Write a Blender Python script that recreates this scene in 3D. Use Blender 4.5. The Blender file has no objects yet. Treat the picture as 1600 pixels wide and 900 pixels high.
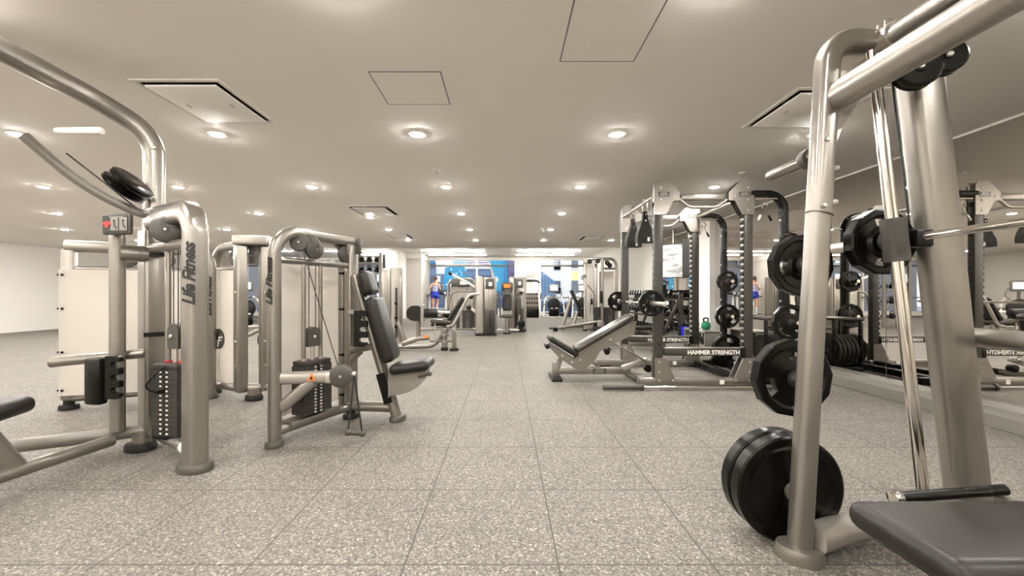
import bpy, bmesh, math, random
from math import pi, sin, cos, radians, sqrt, atan2
from mathutils import Vector as V, Matrix as M4
random.seed(7)
S = bpy.context.scene
COL = S.collection

# ------------------------------------------------------------------ materials
def new_mat(name):
    m = bpy.data.materials.new(name); m.use_nodes = True
    nt = m.node_tree
    return m, nt, nt.nodes['Principled BSDF']

def pmat(name, col, rough=.5, metal=0., spec=.5, coat=0., bump=0., bscale=200., var=0., vscale=6.):
    m, nt, b = new_mat(name)
    b.inputs['Base Color'].default_value = (*col, 1)
    b.inputs['Roughness'].default_value = rough
    b.inputs['Metallic'].default_value = metal
    b.inputs['Specular IOR Level'].default_value = spec
    b.inputs['Coat Weight'].default_value = coat
    b.inputs['Coat Roughness'].default_value = .12
    tc = nt.nodes.new('ShaderNodeTexCoord')
    if bump:
        n = nt.nodes.new('ShaderNodeTexNoise'); n.inputs['Scale'].default_value = bscale
        n.inputs['Detail'].default_value = 4
        bp = nt.nodes.new('ShaderNodeBump'); bp.inputs['Strength'].default_value = bump
        bp.inputs['Distance'].default_value = .002
        nt.links.new(tc.outputs['Object'], n.inputs['Vector'])
        nt.links.new(n.outputs['Fac'], bp.inputs['Height'])
        nt.links.new(bp.outputs['Normal'], b.inputs['Normal'])
    if var:
        n2 = nt.nodes.new('ShaderNodeTexNoise'); n2.inputs['Scale'].default_value = vscale
        n2.inputs['Detail'].default_value = 3
        mr = nt.nodes.new('ShaderNodeMapRange')
        mr.inputs['To Min'].default_value = max(0, rough - var); mr.inputs['To Max'].default_value = rough + var
        nt.links.new(tc.outputs['Object'], n2.inputs['Vector'])
        nt.links.new(n2.outputs['Fac'], mr.inputs['Value'])
        nt.links.new(mr.outputs['Result'], b.inputs['Roughness'])
    return m

def emat(name, col, strength):
    m, nt, b = new_mat(name)
    b.inputs['Base Color'].default_value = (*col, 1)
    b.inputs['Emission Color'].default_value = (*col, 1)
    b.inputs['Emission Strength'].default_value = strength
    return m

MT = {}
MT['silver'] = pmat('platinum_paint', (.275, .252, .222), .30, .75, .5, .25, var=.05)
MT['silver_light'] = pmat('light_silver_paint', (.39, .36, .32), .34, .65, .5, .15, var=.05)
MT['shroud'] = pmat('frosted_shroud', (.80, .755, .70), .32, 0, .5, .2, var=.06)
MT['grey_plastic'] = pmat('grey_plastic', (.055, .05, .042), .42, 0, .5, var=.05)
MT['mid_grey'] = pmat('mid_grey_paint', (.20, .183, .16), .4, .2, .5, var=.05)
MT['dark_post'] = pmat('charcoal_paint', (.042, .038, .032), .4, .15, .5, var=.05)
MT['black'] = pmat('black_paint', (.0045, .004, .0033), .28, 0, .22, .0, var=.05)
MT['rubber'] = pmat('black_rubber', (.0035, .0031, .0026), .24, 0, .22, .0, bump=.08, bscale=300)
MT['matt_rubber'] = pmat('matt_rubber', (.012, .0105, .009), .6, 0, .3, bump=.15, bscale=250)
MT['vinyl'] = pmat('black_vinyl', (.0125, .0108, .0088), .40, 0, .32, .0, bump=.15, bscale=180)
MT['vinyl_grey'] = pmat('worn_vinyl', (.035, .031, .025), .34, 0, .5, .2, bump=.15, bscale=180)
MT['stack'] = pmat('weight_stack_iron', (.034, .030, .025), .45, .2, .5, bump=.05)
MT['chrome'] = pmat('chrome', (.78, .74, .68), .12, 1)
MT['foot_grey'] = pmat('dark_foot_paint', (.085, .077, .066), .45, .2, var=.04)
MT['rod'] = pmat('dull_rod_steel', (.30, .275, .24), .25, .85)
MT['steel'] = pmat('brushed_steel', (.58, .54, .49), .3, .85, var=.06)
MT['white'] = pmat('white_plastic', (.83, .79, .73), .4)
MT['cream'] = pmat('cream_enamel', (.72, .68, .61), .35, .1)
MT['ink'] = pmat('black_ink', (.01, .009, .008), .5)
MT['red'] = pmat('red_plastic', (.45, .02, .015), .4)
MT['orange'] = pmat('orange_sticker', (.85, .22, .03), .5)
MT['yellow'] = pmat('yellow_panel', (.75, .5, .10), .6)
MT['blue'] = pmat('blue_plastic', (.01, .02, .55), .4)
MT['navy'] = pmat('navy_plastic', (.006, .022, .07), .45)
MT['green'] = pmat('green_enamel', (.01, .20, .10), .35)
MT['wall'] = pmat('wall_paint', (.80, .765, .71), .75, bump=.05, bscale=90)
MT['wall_white'] = pmat('white_wall_paint', (.85, .825, .78), .7, bump=.05, bscale=90)
MT['wall_grey'] = pmat('grey_wall_paint', (.55, .52, .48), .7, bump=.05, bscale=90)
MT['base'] = pmat('baseboard_paint', (.17, .156, .137), .5, var=.04)
MT['trim'] = pmat('white_trim', (.84, .80, .74), .45)
MT['void'] = pmat('recess_shade_black', (.035, .03, .025), .6)  # near-black colour carries the shade inside the vent gaps
MT['lens'] = emat('led_lens', (1, .972, .92), 28)
MT['strip'] = emat('strip_diffuser', (1, .97, .92), 10)
def screen_mat():
    m, nt, b = new_mat('pale_screen'); N = nt.nodes.new
    tc = N('ShaderNodeTexCoord'); w = N('ShaderNodeTexNoise'); w.inputs['Scale'].default_value = 3.5; w.inputs['Detail'].default_value = 5
    mp = N('ShaderNodeMapping'); mp.inputs['Scale'].default_value = (1, 1, 3)
    r = N('ShaderNodeValToRGB'); r.color_ramp.elements[0].color = (.17, .16, .145, 1); r.color_ramp.elements[0].position = .38
    r.color_ramp.elements[1].color = (.42, .405, .38, 1); r.color_ramp.elements[1].position = .55
    nt.links.new(tc.outputs['Object'], mp.inputs[0]); nt.links.new(mp.outputs[0], w.inputs['Vector']); nt.links.new(w.outputs['Fac'], r.inputs['Fac'])
    nt.links.new(r.outputs[0], b.inputs['Emission Color']); b.inputs['Emission Strength'].default_value = .8
    b.inputs['Base Color'].default_value = (.02, .02, .02, 1); b.inputs['Roughness'].default_value = .3
    return m
MT['screen_pale'] = screen_mat()
MT['screen_blue'] = emat('console_screen', (.42, .58, .78), .6)
MT['screen_red'] = emat('red_console_screen', (.8, .25, .15), .6)
MT['skin'] = pmat('skin', (.60, .33, .22), .5)
MT['hair'] = pmat('brown_hair', (.045, .014, .012), .5)
MT['shorts'] = pmat('blue_fabric', (.012, .03, .33), .8)
MT['sock'] = pmat('pale_knit', (.62, .66, .70), .8)
MT['teal'] = pmat('cyan_mural', (.004, .15, .26), .6)
MT['teal_dark'] = pmat('deep_blue_mural', (.0, .09, .19), .6)
MT['dark_glass'] = pmat('dark_window_glass', (.035, .05, .085), .15)
MT['slate'] = pmat('slate_mural', (.03, .05, .10), .5)
MT['violet'] = pmat('violet_mural', (.07, .045, .11), .6)
MT['lavender'] = pmat('lavender_panel', (.34, .30, .46), .6)
MT['facade_white'] = pmat('white_facade', (.40, .395, .38), .8)
MT['facade_grey'] = pmat('grey_facade', (.075, .075, .083), .8)
MT['facade_blue'] = pmat('blue_facade', (.05, .085, .15), .6)
MT['street'] = pmat('asphalt', (.16, .18, .21), .9, bump=.2, bscale=30)
MT['pattern_top'] = None

def mirror_mat():
    m, nt, b = new_mat('mirror_silver')
    b.inputs['Base Color'].default_value = (.80, .775, .735, 1)
    b.inputs['Metallic'].default_value = 1
    b.inputs['Roughness'].default_value = 0
    return m
MT['mirror'] = mirror_mat()
def frosted_mat():
    m = pmat('frosted_panel', (.79, .745, .69), .35, 0, .5, .15, var=.06)
    nt = m.node_tree; b = nt.nodes['Principled BSDF']; o = nt.nodes['Material Output']
    tr = nt.nodes.new('ShaderNodeBsdfTranslucent'); tr.inputs['Color'].default_value = (.74, .70, .65, 1)
    mx = nt.nodes.new('ShaderNodeMixShader'); mx.inputs[0].default_value = .5
    nt.links.new(b.outputs[0], mx.inputs[1]); nt.links.new(tr.outputs[0], mx.inputs[2]); nt.links.new(mx.outputs[0], o.inputs['Surface'])
    return m
MT['frosted'] = frosted_mat()

def glass_mat():
    m, nt, b = new_mat('window_glass')
    nt.nodes.remove(b)
    o = nt.nodes['Material Output']
    t = nt.nodes.new('ShaderNodeBsdfTransparent'); t.inputs['Color'].default_value = (.93, .95, .96, 1)
    g = nt.nodes.new('ShaderNodeBsdfGlossy'); g.inputs['Roughness'].default_value = .02
    f = nt.nodes.new('ShaderNodeFresnel'); f.inputs['IOR'].default_value = 1.35
    mx = nt.nodes.new('ShaderNodeMixShader')
    nt.links.new(f.outputs[0], mx.inputs[0]); nt.links.new(t.outputs[0], mx.inputs[1])
    nt.links.new(g.outputs[0], mx.inputs[2]); nt.links.new(mx.outputs[0], o.inputs['Surface'])
    return m
MT['glass'] = glass_mat()

def floor_mat():
    m, nt, b = new_mat('speckled_rubber_tile')
    N = nt.nodes.new; L = nt.links.new
    tc = N('ShaderNodeTexCoord')
    def noise(scale, detail=2):
        n = N('ShaderNodeTexNoise'); n.inputs['Scale'].default_value = scale; n.inputs['Detail'].default_value = detail
        L(tc.outputs['Object'], n.inputs['Vector']); return n
    def ramp(src, stops):
        r = N('ShaderNodeValToRGB'); e = r.color_ramp.elements
        while len(e) < len(stops): e.new(.5)
        for k, (p, c) in enumerate(stops):
            e[k].position = p; e[k].color = (*c, 1)
        L(src, r.inputs['Fac']); return r
    n1 = N('ShaderNodeTexVoronoi'); n1.inputs['Scale'].default_value = 140; n1.inputs['Randomness'].default_value = 1; L(tc.outputs['Object'], n1.inputs['Vector'])
    sx_ = N('ShaderNodeSeparateXYZ'); L(n1.outputs['Color'], sx_.inputs[0])
    n2 = noise(70, 3); n3 = noise(1.6, 3)
    r1 = ramp(sx_.outputs[0], [(.02, (.102, .092, .081)), (.30, (.152, .139, .123)), (.70, (.20, .184, .163)), (.92, (.265, .245, .218)), (.99, (.40, .373, .335))])
    r2 = ramp(n2.outputs['Fac'], [(.35, (.73, .725, .715)), (.65, (1.04, 1.03, 1.015))])
    r3 = ramp(n3.outputs['Fac'], [(.3, (.93, .93, .93)), (.7, (1.05, 1.05, 1.05))])
    def mul(a, c):
        x = N('ShaderNodeMix'); x.data_type = 'RGBA'; x.blend_type = 'MULTIPLY'; x.inputs[0].default_value = 1
        L(a, x.inputs[6]); L(c, x.inputs[7]); return x.outputs[2]
    c = mul(mul(r1.outputs[0], r2.outputs[0]), r3.outputs[0])
    sep = N('ShaderNodeSeparateXYZ'); L(tc.outputs['Object'], sep.inputs[0])
    def joint(axis, off, w):
        a = N('ShaderNodeMath'); a.operation = 'ADD'; a.inputs[1].default_value = 100 * .615 - off + .3075
        L(sep.outputs[axis], a.inputs[0])
        md = N('ShaderNodeMath'); md.operation = 'MODULO'; md.inputs[1].default_value = .615; L(a.outputs[0], md.inputs[0])
        s = N('ShaderNodeMath'); s.operation = 'SUBTRACT'; s.inputs[1].default_value = .3075; L(md.outputs[0], s.inputs[0])
        ab = N('ShaderNodeMath'); ab.operation = 'ABSOLUTE'; L(s.outputs[0], ab.inputs[0])
        lt = N('ShaderNodeMath'); lt.operation = 'LESS_THAN'; lt.inputs[1].default_value = w; L(ab.outputs[0], lt.inputs[0])
        return lt.outputs[0]
    jx = joint(0, -.404, .0035); jy = joint(1, 2.213, .0035)
    mx = N('ShaderNodeMath'); mx.operation = 'MAXIMUM'; L(jx, mx.inputs[0]); L(jy, mx.inputs[1])
    f = N('ShaderNodeMix'); f.data_type = 'RGBA'; L(mx.outputs[0], f.inputs[0]); L(c, f.inputs[6])
    f.inputs[7].default_value = (.075, .068, .058, 1)
    L(f.outputs[2], b.inputs['Base Color'])
    b.inputs['Roughness'].default_value = .55
    b.inputs['Specular IOR Level'].default_value = .12
    bp = N('ShaderNodeBump'); bp.inputs['Strength'].default_value = .25; bp.inputs['Distance'].default_value = .003
    L(n1.outputs['Distance'], bp.inputs['Height']); L(bp.outputs['Normal'], b.inputs['Normal'])
    return m
MT['floor'] = floor_mat()

def ceil_mat():
    m = pmat('ceiling_paint', (.95, .91, .855), .8, 0, .15, bump=.02, bscale=40)
    return m
MT['ceiling'] = ceil_mat()

def stripes_mat(name, ca, cb, scale, axis='X', rough=.6):
    m, nt, b = new_mat(name)
    tc = nt.nodes.new('ShaderNodeTexCoord'); w = nt.nodes.new('ShaderNodeTexWave')
    w.bands_direction = axis; w.inputs['Scale'].default_value = scale
    r = nt.nodes.new('ShaderNodeValToRGB'); r.color_ramp.interpolation = 'CONSTANT'
    r.color_ramp.elements[0].color = (*ca, 1); r.color_ramp.elements[1].color = (*cb, 1); r.color_ramp.elements[1].position = .5
    nt.links.new(tc.outputs['Object'], w.inputs['Vector']); nt.links.new(w.outputs['Fac'], r.inputs['Fac'])
    nt.links.new(r.outputs[0], b.inputs['Base Color']); b.inputs['Roughness'].default_value = rough
    return m
MT['blue_slats'] = stripes_mat('blue_slat_cladding', (.04, .085, .165), (.075, .13, .22), 1.6)
MT['print_top'] = stripes_mat('printed_knit', (.60, .56, .58), (.10, .14, .40), 9, 'Z', .8)
MT['yellow_mesh'] = stripes_mat('yellow_shutter', (.62, .40, .07), (.80, .62, .26), 3, 'Z')

# ------------------------------------------------------------------ geometry
def frame_from(axis, hint=(0, 0, 1)):
    z = V(axis).normalized(); h = V(hint)
    if abs(z.dot(h.normalized())) > .98: h = V((1, 0, 0))
    x = h.cross(z).normalized(); y = z.cross(x)
    return x, y, z

def fillet(pts, r, n=6):
    """round the inner corners of a polyline; r a number or a list per inner corner"""
    pts = [V(p) for p in pts]; out = [pts[0]]
    for i in range(1, len(pts) - 1):
        rr = r[i - 1] if isinstance(r, (list, tuple)) else r
        a, b, c = pts[i - 1], pts[i], pts[i + 1]
        d1, d2 = (a - b), (c - b)
        l = min(rr, d1.length * .49, d2.length * .49)
        p, q = b + d1.normalized() * l, b + d2.normalized() * l
        for k in range(n + 1):
            t = k / n
            # quarter-arc-like conic
            w = .7071
            B0, B1, B2 = (1 - t) ** 2, 2 * t * (1 - t) * w, t * t
            out.append((p * B0 + b * B1 + q * B2) / (B0 + B1 + B2))
    out.append(pts[-1]); return out

class MB:
    def __init__(self): self.v = []; self.f = []
    def add(self, vs, fs):
        o = len(self.v); self.v += [V(p) for p in vs]; self.f += [tuple(i + o for i in f) for f in fs]; return self
    def add_bm(self, bm):
        bm.verts.index_update()
        self.add([v.co.copy() for v in bm.verts], [[v.index for v in f.verts] for f in bm.faces]); bm.free(); return self
    def box(self, c, s, rz=0, bev=0, seg=2, R=None):
        bm = bmesh.new(); bmesh.ops.create_cube(bm, size=1)
        bmesh.ops.scale(bm, vec=V(s), verts=bm.verts)
        if bev: bmesh.ops.bevel(bm, geom=list(bm.edges), offset=min(bev, min(s) * .49), segments=seg, affect='EDGES', profile=.5)
        mat = R if R is not None else M4.Rotation(rz, 3, 'Z')
        for v in bm.verts: v.co = mat @ v.co + V(c)
        return self.add_bm(bm)
    def obox(self, p, q, w, h, hint=(0, 0, 1), bev=0, seg=2):
        """box beam from p to q; w across, h along the hint side"""
        p, q = V(p), V(q); x, y, z = frame_from(q - p, hint)
        R = M4((x, y, z)).transposed()
        return self.box((p + q) / 2, (w, h, (q - p).length), R=R, bev=bev, seg=seg)
    def tube(self, pts, rx, ry=None, n=12, hint=(0, 0, 1), power=2., caps=True, closed=False, radii=None):
        pts = [V(p) for p in pts]; ry = ry or rx; m = len(pts); vs = []; fs = []
        T = []
        for i in range(m):
            if closed: t = pts[(i + 1) % m] - pts[i - 1]
            else: t = pts[min(i + 1, m - 1)] - pts[max(i - 1, 0)]
            T.append(t.normalized() if t.length > 1e-9 else V((0, 0, 1)))
        x, y, _ = frame_from(T[0], hint)
        for i in range(m):
            if i:
                q = T[i - 1].rotation_difference(T[i]); x = q @ x; y = q @ y
            k = radii[i] if radii else 1
            for j in range(n):
                a = 2 * pi * j / n + pi / n; ca, sa = cos(a), sin(a)
                e = 2 / power
                cx = math.copysign(abs(ca) ** e, ca) * rx * k; cy = math.copysign(abs(sa) ** e, sa) * ry * k
                vs.append(pts[i] + x * cx + y * cy)
        for i in range(m - (0 if closed else 1)):
            i2 = (i + 1) % m
            for j in range(n):
                fs.append((i * n + j, i * n + (j + 1) % n, i2 * n + (j + 1) % n, i2 * n + j))
        if caps and not closed:
            fs.append(tuple(range(n))[::-1]); fs.append(tuple((m - 1) * n + j for j in range(n)))
        return self.add(vs, fs)
    def cyl(self, p, q, r, r2=None, n=20, bev=0):
        p, q = V(p), V(q); r2 = r if r2 is None else r2; d = (q - p)
        if bev:
            u = d.normalized() * bev
            return self.tube([p, p + u * .3, p + u, q - u, q - u * .3, q], r, n=n, radii=[1 - bev / r, 1 - bev * .3 / r, 1, r2 / r, r2 / r - bev * .3 / r, r2 / r - bev / r])
        return self.tube([p, q], r, n=n, radii=[1, r2 / r])
    def lathe(self, prof, origin, axis=(0, 0, 1), n=24, hint=(0, 0, 1), phase=0):
        x, y, z = frame_from(axis, hint); o = V(origin); vs = []; fs = []; m = len(prof)
        for r, h in prof:
            for j in range(n):
                a = 2 * pi * j / n + phase; vs.append(o + z * h + x * (r * cos(a)) + y * (r * sin(a)))
        for i in range(m - 1):
            for j in range(n):
                fs.append((i * n + j, i * n + (j + 1) % n, (i + 1) * n + (j + 1) % n, (i + 1) * n + j))
        fs.append(tuple(range(n))[::-1]); fs.append(tuple((m - 1) * n + j for j in range(n)))
        return self.add(vs, fs)
    def disc(self, c, axis, r, t, n=28, bev=.006):
        """round-edged wheel of thickness t centred on c"""
        h = t / 2; b = min(bev, r * .3, h)
        return self.lathe([(r * .0 + .001, -h), (r - b, -h), (r, -h + b), (r, h - b), (r - b, h), (.001, h)], c, axis, n)
    def prism(self, poly, o, ux, uy, t, center=True):
        ux, uy = V(ux).normalized(), V(uy).normalized(); uz = ux.cross(uy); o = V(o)
        s = -t / 2 if center else 0; n = len(poly)
        vs = [o + ux * a + uy * b + uz * s for a, b in poly] + [o + ux * a + uy * b + uz * (s + t) for a, b in poly]
        fs = [tuple(range(n))[::-1], tuple(range(n, 2 * n))] + [(i, (i + 1) % n, n + (i + 1) % n, n + i) for i in range(n)]
        return self.add(vs, fs)
    def ball(self, c, r, n=12, sc=(1, 1, 1)):
        bm = bmesh.new(); bmesh.ops.create_uvsphere(bm, u_segments=n, v_segments=max(6, n // 2 + 1), radius=1)
        for v in bm.verts: v.co = V((v.co.x * r * sc[0], v.co.y * r * sc[1], v.co.z * r * sc[2])) + V(c)
        return self.add_bm(bm)
    def bolt(self, c, axis, r=.012, h=.008):
        a = V(axis).normalized(); c = V(c)
        return self.lathe([(r, -.004), (r, h * .5), (r * .7, h), (.001, h * 1.1)], c, a, 8)
    def islands(self):
        par = list(range(len(self.v)))
        def find(a):
            while par[a] != a: par[a] = par[par[a]]; a = par[a]
            return a
        for f in self.f:
            a = find(f[0])
            for q in f[1:]:
                b = find(q)
                if a != b: par[b] = a
        g = {}
        for f in self.f: g.setdefault(find(f[0]), []).append(f)
        out = []
        for fs in g.values():
            ids = sorted({q for f in fs for q in f}); mp = {q: k for k, q in enumerate(ids)}
            m = MB(); m.v = [self.v[q] for q in ids]; m.f = [tuple(mp[q] for q in f) for f in fs]; out.append(m)
        return out
    def build(self, name, mat, parent=None, smooth=True, ang=38, kind=None):
        if name.split('_')[-1] in ('bolt', 'clip', 'tread', 'rivet', 'label') and parent is not None and name not in ('number_label', 'name_label'):
            isl = self.islands()
            if 1 < len(isl) <= 16:
                for m in isl[1:]: m.build(name, mat, parent, smooth, ang, kind)
                return isl[0].build(name, mat, parent, smooth, ang, kind)
        me = bpy.data.meshes.new(name); me.from_pydata([tuple(v) for v in self.v], [], self.f)
        bm = bmesh.new(); bm.from_mesh(me); bmesh.ops.recalc_face_normals(bm, faces=bm.faces); bm.to_mesh(me); bm.free()
        me.materials.append(MT[mat] if isinstance(mat, str) else mat)
        if smooth:
            me.shade_smooth(); me.set_sharp_from_angle(angle=radians(ang))
        me.update()
        o = bpy.data.objects.new(name, me); COL.objects.link(o)
        if parent is not None: o.parent = parent
        if kind: o['kind'] = kind
        return o

def tag(o, label, cat, group=None, kind=None):
    o['label'] = label; o['category'] = cat
    if group: o['group'] = group
    if kind: o['kind'] = kind
    return o
def thing(name, label, cat, loc=(0, 0, 0), rz=0, group=None):
    o = bpy.data.objects.new(name, None); COL.objects.link(o)
    o.location = loc; o.rotation_euler = (0, 0, rz); o.empty_display_size = .1
    return tag(o, label, cat, group)
def struct(name, mb, mat, label=None, cat=None, smooth=False):
    o = mb.build(name, mat, None, smooth); o['kind'] = 'structure'
    o['label'] = label or name.replace('_', ' '); o['category'] = cat or name.split('_')[0]
    return o
def loc_fn(t):
    """world point -> local point of a thing"""
    l = V(t.location); rz = t.rotation_euler.z; R = M4.Rotation(-rz, 3, 'Z')
    return lambda x, y, z: R @ (V((x, y, z)) - l)
def copy_thing(o, loc, rz=0, label=None, group=None):
    c = o.copy(); COL.objects.link(c); c.location = loc; c.rotation_euler = (0, 0, rz)
    if label: c['label'] = label
    if group: c['group'] = group
    def kids(src, dst):
        for ch in list(src.children):
            d = ch.copy(); COL.objects.link(d); d.parent = dst; kids(ch, d)
    kids(o, c); return c
def text(name, body, size, o, ux, uy, mat, parent, shear=0., bold=0., space=1., align='CENTER'):
    cu = bpy.data.curves.new(name, 'FONT'); cu.body = body; cu.size = size; cu.shear = shear; cu.offset = bold
    cu.space_character = space; cu.align_x = align; cu.align_y = 'CENTER'; cu.extrude = .0006
    cu.resolution_u = 3
    cu.materials.append(MT[mat]); ob = bpy.data.objects.new(name, cu); COL.objects.link(ob); ob.parent = parent
    ux, uy = V(ux).normalized(), V(uy).normalized(); uz = ux.cross(uy)
    m = M4((ux, uy, uz)).transposed().to_4x4(); m.translation = V(o)
    me = bpy.data.meshes.new_from_object(ob); bpy.data.objects.remove(ob)
    me.transform(m); me.name = name
    ob = bpy.data.objects.new(name, me); COL.objects.link(ob); ob.parent = parent
    return ob
# photo measurements: the eye stands 1.08 m above the floor, f = 625 px
EYE, F, CX, CY = 1.08, 625., 790., 460.
def W(u, v, y): return V(((u - CX) * y / F, y, EYE - (v - CY) * y / F))
def G(u, v, z=0): 
    y = F * (EYE - z) / (v - CY); return V(((u - CX) * y / F, y, z))
SKY, SUN, EXPO = .22, .65, 1.74
MT['lens'].node_tree.nodes['Principled BSDF'].inputs['Emission Strength'].default_value = 330
MT['strip'].node_tree.nodes['Principled BSDF'].inputs['Emission Strength'].default_value = 32
# ================================================================== the room
ZC, ZB, XR, XL, YB, YF, YD = 2.55, 2.95, 4.19, -14., 20.3, -4., 12.6
struct('floor', MB().box(((XL + XR) / 2, (YF + YB) / 2, -.05), (XR - XL, YB - YF, .1)), 'floor',
       'speckled grey rubber tile floor of the gym', 'floor')
holes = [(-2.55, -1.99, 2.76, 3.40), (2.11, 2.71, 2.87, 3.50), (-2.64, -1.98, 6.66, 7.42), (-2.95, -2.4, 9.75, 10.5), (1.98, 2.52, 10.1, 10.9)]
def slab_with_holes(x0, x1, y0, y1, z, holes, t=.1):
    xs = sorted({x0, x1, *[h[0] for h in holes], *[h[1] for h in holes]}); ys = sorted({y0, y1, *[h[2] for h in holes], *[h[3] for h in holes]})
    nx, ny = len(xs), len(ys); vs = []; fs = []
    for y in ys:
        for x in xs: vs.append((x, y, z))
    n = nx * ny
    vs += [(x, y, z + t) for (x, y, _) in vs[:n]]
    inh = lambda i, j: (i < 0 or j < 0 or i >= nx - 1 or j >= ny - 1 or any(h[0] - 1e-6 <= xs[i] < h[1] - 1e-6 and h[2] - 1e-6 <= ys[j] < h[3] - 1e-6 for h in holes))
    idx = lambda i, j: j * nx + i
    for i in range(nx - 1):
        for j in range(ny - 1):
            if inh(i, j): continue
            a, b, c, d = idx(i, j), idx(i + 1, j), idx(i + 1, j + 1), idx(i, j + 1)
            fs.append((d, c, b, a)); fs.append((n + a, n + b, n + c, n + d))
            for (p, q, di, dj) in ((a, b, 0, -1), (b, c, 1, 0), (c, d, 0, 1), (d, a, -1, 0)):
                if inh(i + di, j + dj): fs.append((p, q, n + q, n + p))
    return MB().add(vs, fs)
struct('ceiling', slab_with_holes(XL, XR, YF, YD, ZC, holes), 'ceiling', 'beige flat painted gym ceiling', 'ceiling')
struct('ceiling_back', MB().box(((XL + XR) / 2, (YD + YB) / 2, ZB + .05), (XR - XL, YB - YD, .1)).box(((XL + XR) / 2, YD + .05, (ZC + .1 + ZB) / 2), (XR - XL, .1, ZB - ZC - .1)),
       'wall_white', 'raised white ceiling over the window end of the gym', 'ceiling')
struct('wall_right', MB().box((XR + .06, (YF + YB) / 2, ZB / 2), (.12, YB - YF, ZB)), 'wall', 'cream painted wall carrying the mirrors', 'wall')
struct('wall_left', MB().box((XL - .06, (YF + YB) / 2, ZB / 2), (.12, YB - YF, ZB)), 'wall', 'cream wall at the far side of the machines', 'wall')
struct('wall_front', MB().box(((XL + XR) / 2, YF - .06, ZB / 2), (XR - XL, .12, ZB)), 'wall', 'cream wall facing the windows', 'wall')
# back wall with three window openings
wb = MB(); ops = [(-13.3, -6.2), (-4.05, .52), (1.72, 4.02)]; WZ0, WZ1 = .14, 2.88
xs = [XL] + [e for o in ops for e in o] + [XR]
for k in range(0, len(xs), 2): wb.box(((xs[k] + xs[k + 1]) / 2, YB + .1, ZB / 2), (xs[k + 1] - xs[k], .2, ZB))
for a, b in ops:
    wb.box(((a + b) / 2, YB + .1, WZ0 / 2), (b - a, .2, WZ0)); wb.box(((a + b) / 2, YB + .1, (WZ1 + ZB) / 2), (b - a, .2, ZB - WZ1))
struct('wall_back', wb, 'wall_white', 'white wall between the tall windows', 'wall')
for k, (a, b) in enumerate(ops):
    f = MB(); t = .07
    f.box((a + t / 2, YB + .05, (WZ0 + WZ1) / 2), (t, .1, WZ1 - WZ0)).box((b - t / 2, YB + .05, (WZ0 + WZ1) / 2), (t, .1, WZ1 - WZ0))
    f.box(((a + b) / 2, YB + .05, WZ1 - t / 2), (b - a - 2 * t, .1, t)).box(((a + b) / 2, YB + .05, WZ0 + t / 2), (b - a - 2 * t, .1, t))
    mull = {0: [-11.6, -9.8, -8.0], 1: [-1.46], 2: []}[k]
    for m in mull: f.box((m, YB + .05, (WZ0 + WZ1) / 2), (.09, .09, WZ1 - WZ0 - 2 * t))
    lab = ['tall window at the far end behind the left machines', 'wide window looking onto the blue mural', 'window beside the mirrored wall looking onto white facade'][k]
    o = struct('window_%d' % (k + 1), f, 'trim', lab, 'window')
    g = MB().box(((a + b) / 2, YB + .09, (WZ0 + WZ1) / 2), (b - a - .1, .012, WZ1 - WZ0 - .1)).build('pane', 'glass', o, False)
    r = MB().cyl((a + .06, YB - .03, 2.53), (b - .06, YB - .03, 2.53), .045, n=12).build('transom_rail', 'silver', o)
    r = MB().cyl((a + .06, YB - .02, .92), (b - .06, YB - .02, .92), .03, n=12).build('guard_rail', 'silver', o)
struct('column_white', MB().box((-4.91, 17.75, ZB / 2), (.8, 1.3, ZB)), 'wall_white', 'white square column between the windows', 'column')
pg = MB().box((-4.175, 19.25, 1.36), (.67, 2.1, 2.72))
struct('wall_pier', pg, 'wall_grey', 'grey pier beside the blue mural window', 'wall')
struct('beam_white', MB().box((-4.175, 19.2, 2.835), (.72, 2.2, .23)), 'wall_white', 'white beam over the grey pier', 'beam')
struct('baseboard_pier', MB().box((-4.175, 18.185, .07), (.68, .03, .14)), 'base', 'grey baseboard of the pier', 'baseboard')
# ledge under the mirrors
struct('baseboard_right', MB().box((4.06, 4.3, .0575), (.26, 16.6, .115), bev=.006), 'base', 'low grey ledge running under the mirrors', 'baseboard')
struct('column_pilaster', MB().box((4.13, 8.27, ZC / 2), (.12, .58, ZC)), 'wall', 'beige pilaster between two mirrors', 'column')
edges = [-2.0, .9, 2.62, 4.39, 6.12, 7.98]
names = ['behind the camera side of the smith machine', 'beside the rear of the smith machine', 'between smith machine and power rack', 'behind the power rack storage posts', 'just before the beige pilaster']
for k in range(5):
    a, b = edges[k], edges[k + 1]
    o = MB().box((4.183, (a + b) / 2, 1.325), (.012, b - a - .006, 2.40)).build('wall_mirror', 'mirror', None, False)
    tag(o, 'frameless wall mirror panel ' + names[k], 'mirror', 'wall mirrors', 'structure')
    cl = MB()
    for z in (.16, .95, 1.7, 2.49): cl.cyl((4.17, b - .02, z), (4.183, b - .02, z), .012, n=10)
    cl.build('mirror_clip', 'chrome', o)
o = MB().box((4.183, 9.95, 1.325), (.012, 2.76, 2.40)).build('wall_mirror', 'mirror', None, False)
tag(o, 'frameless wall mirror behind the dumbbell rack', 'mirror', 'wall mirrors', 'structure')

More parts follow.
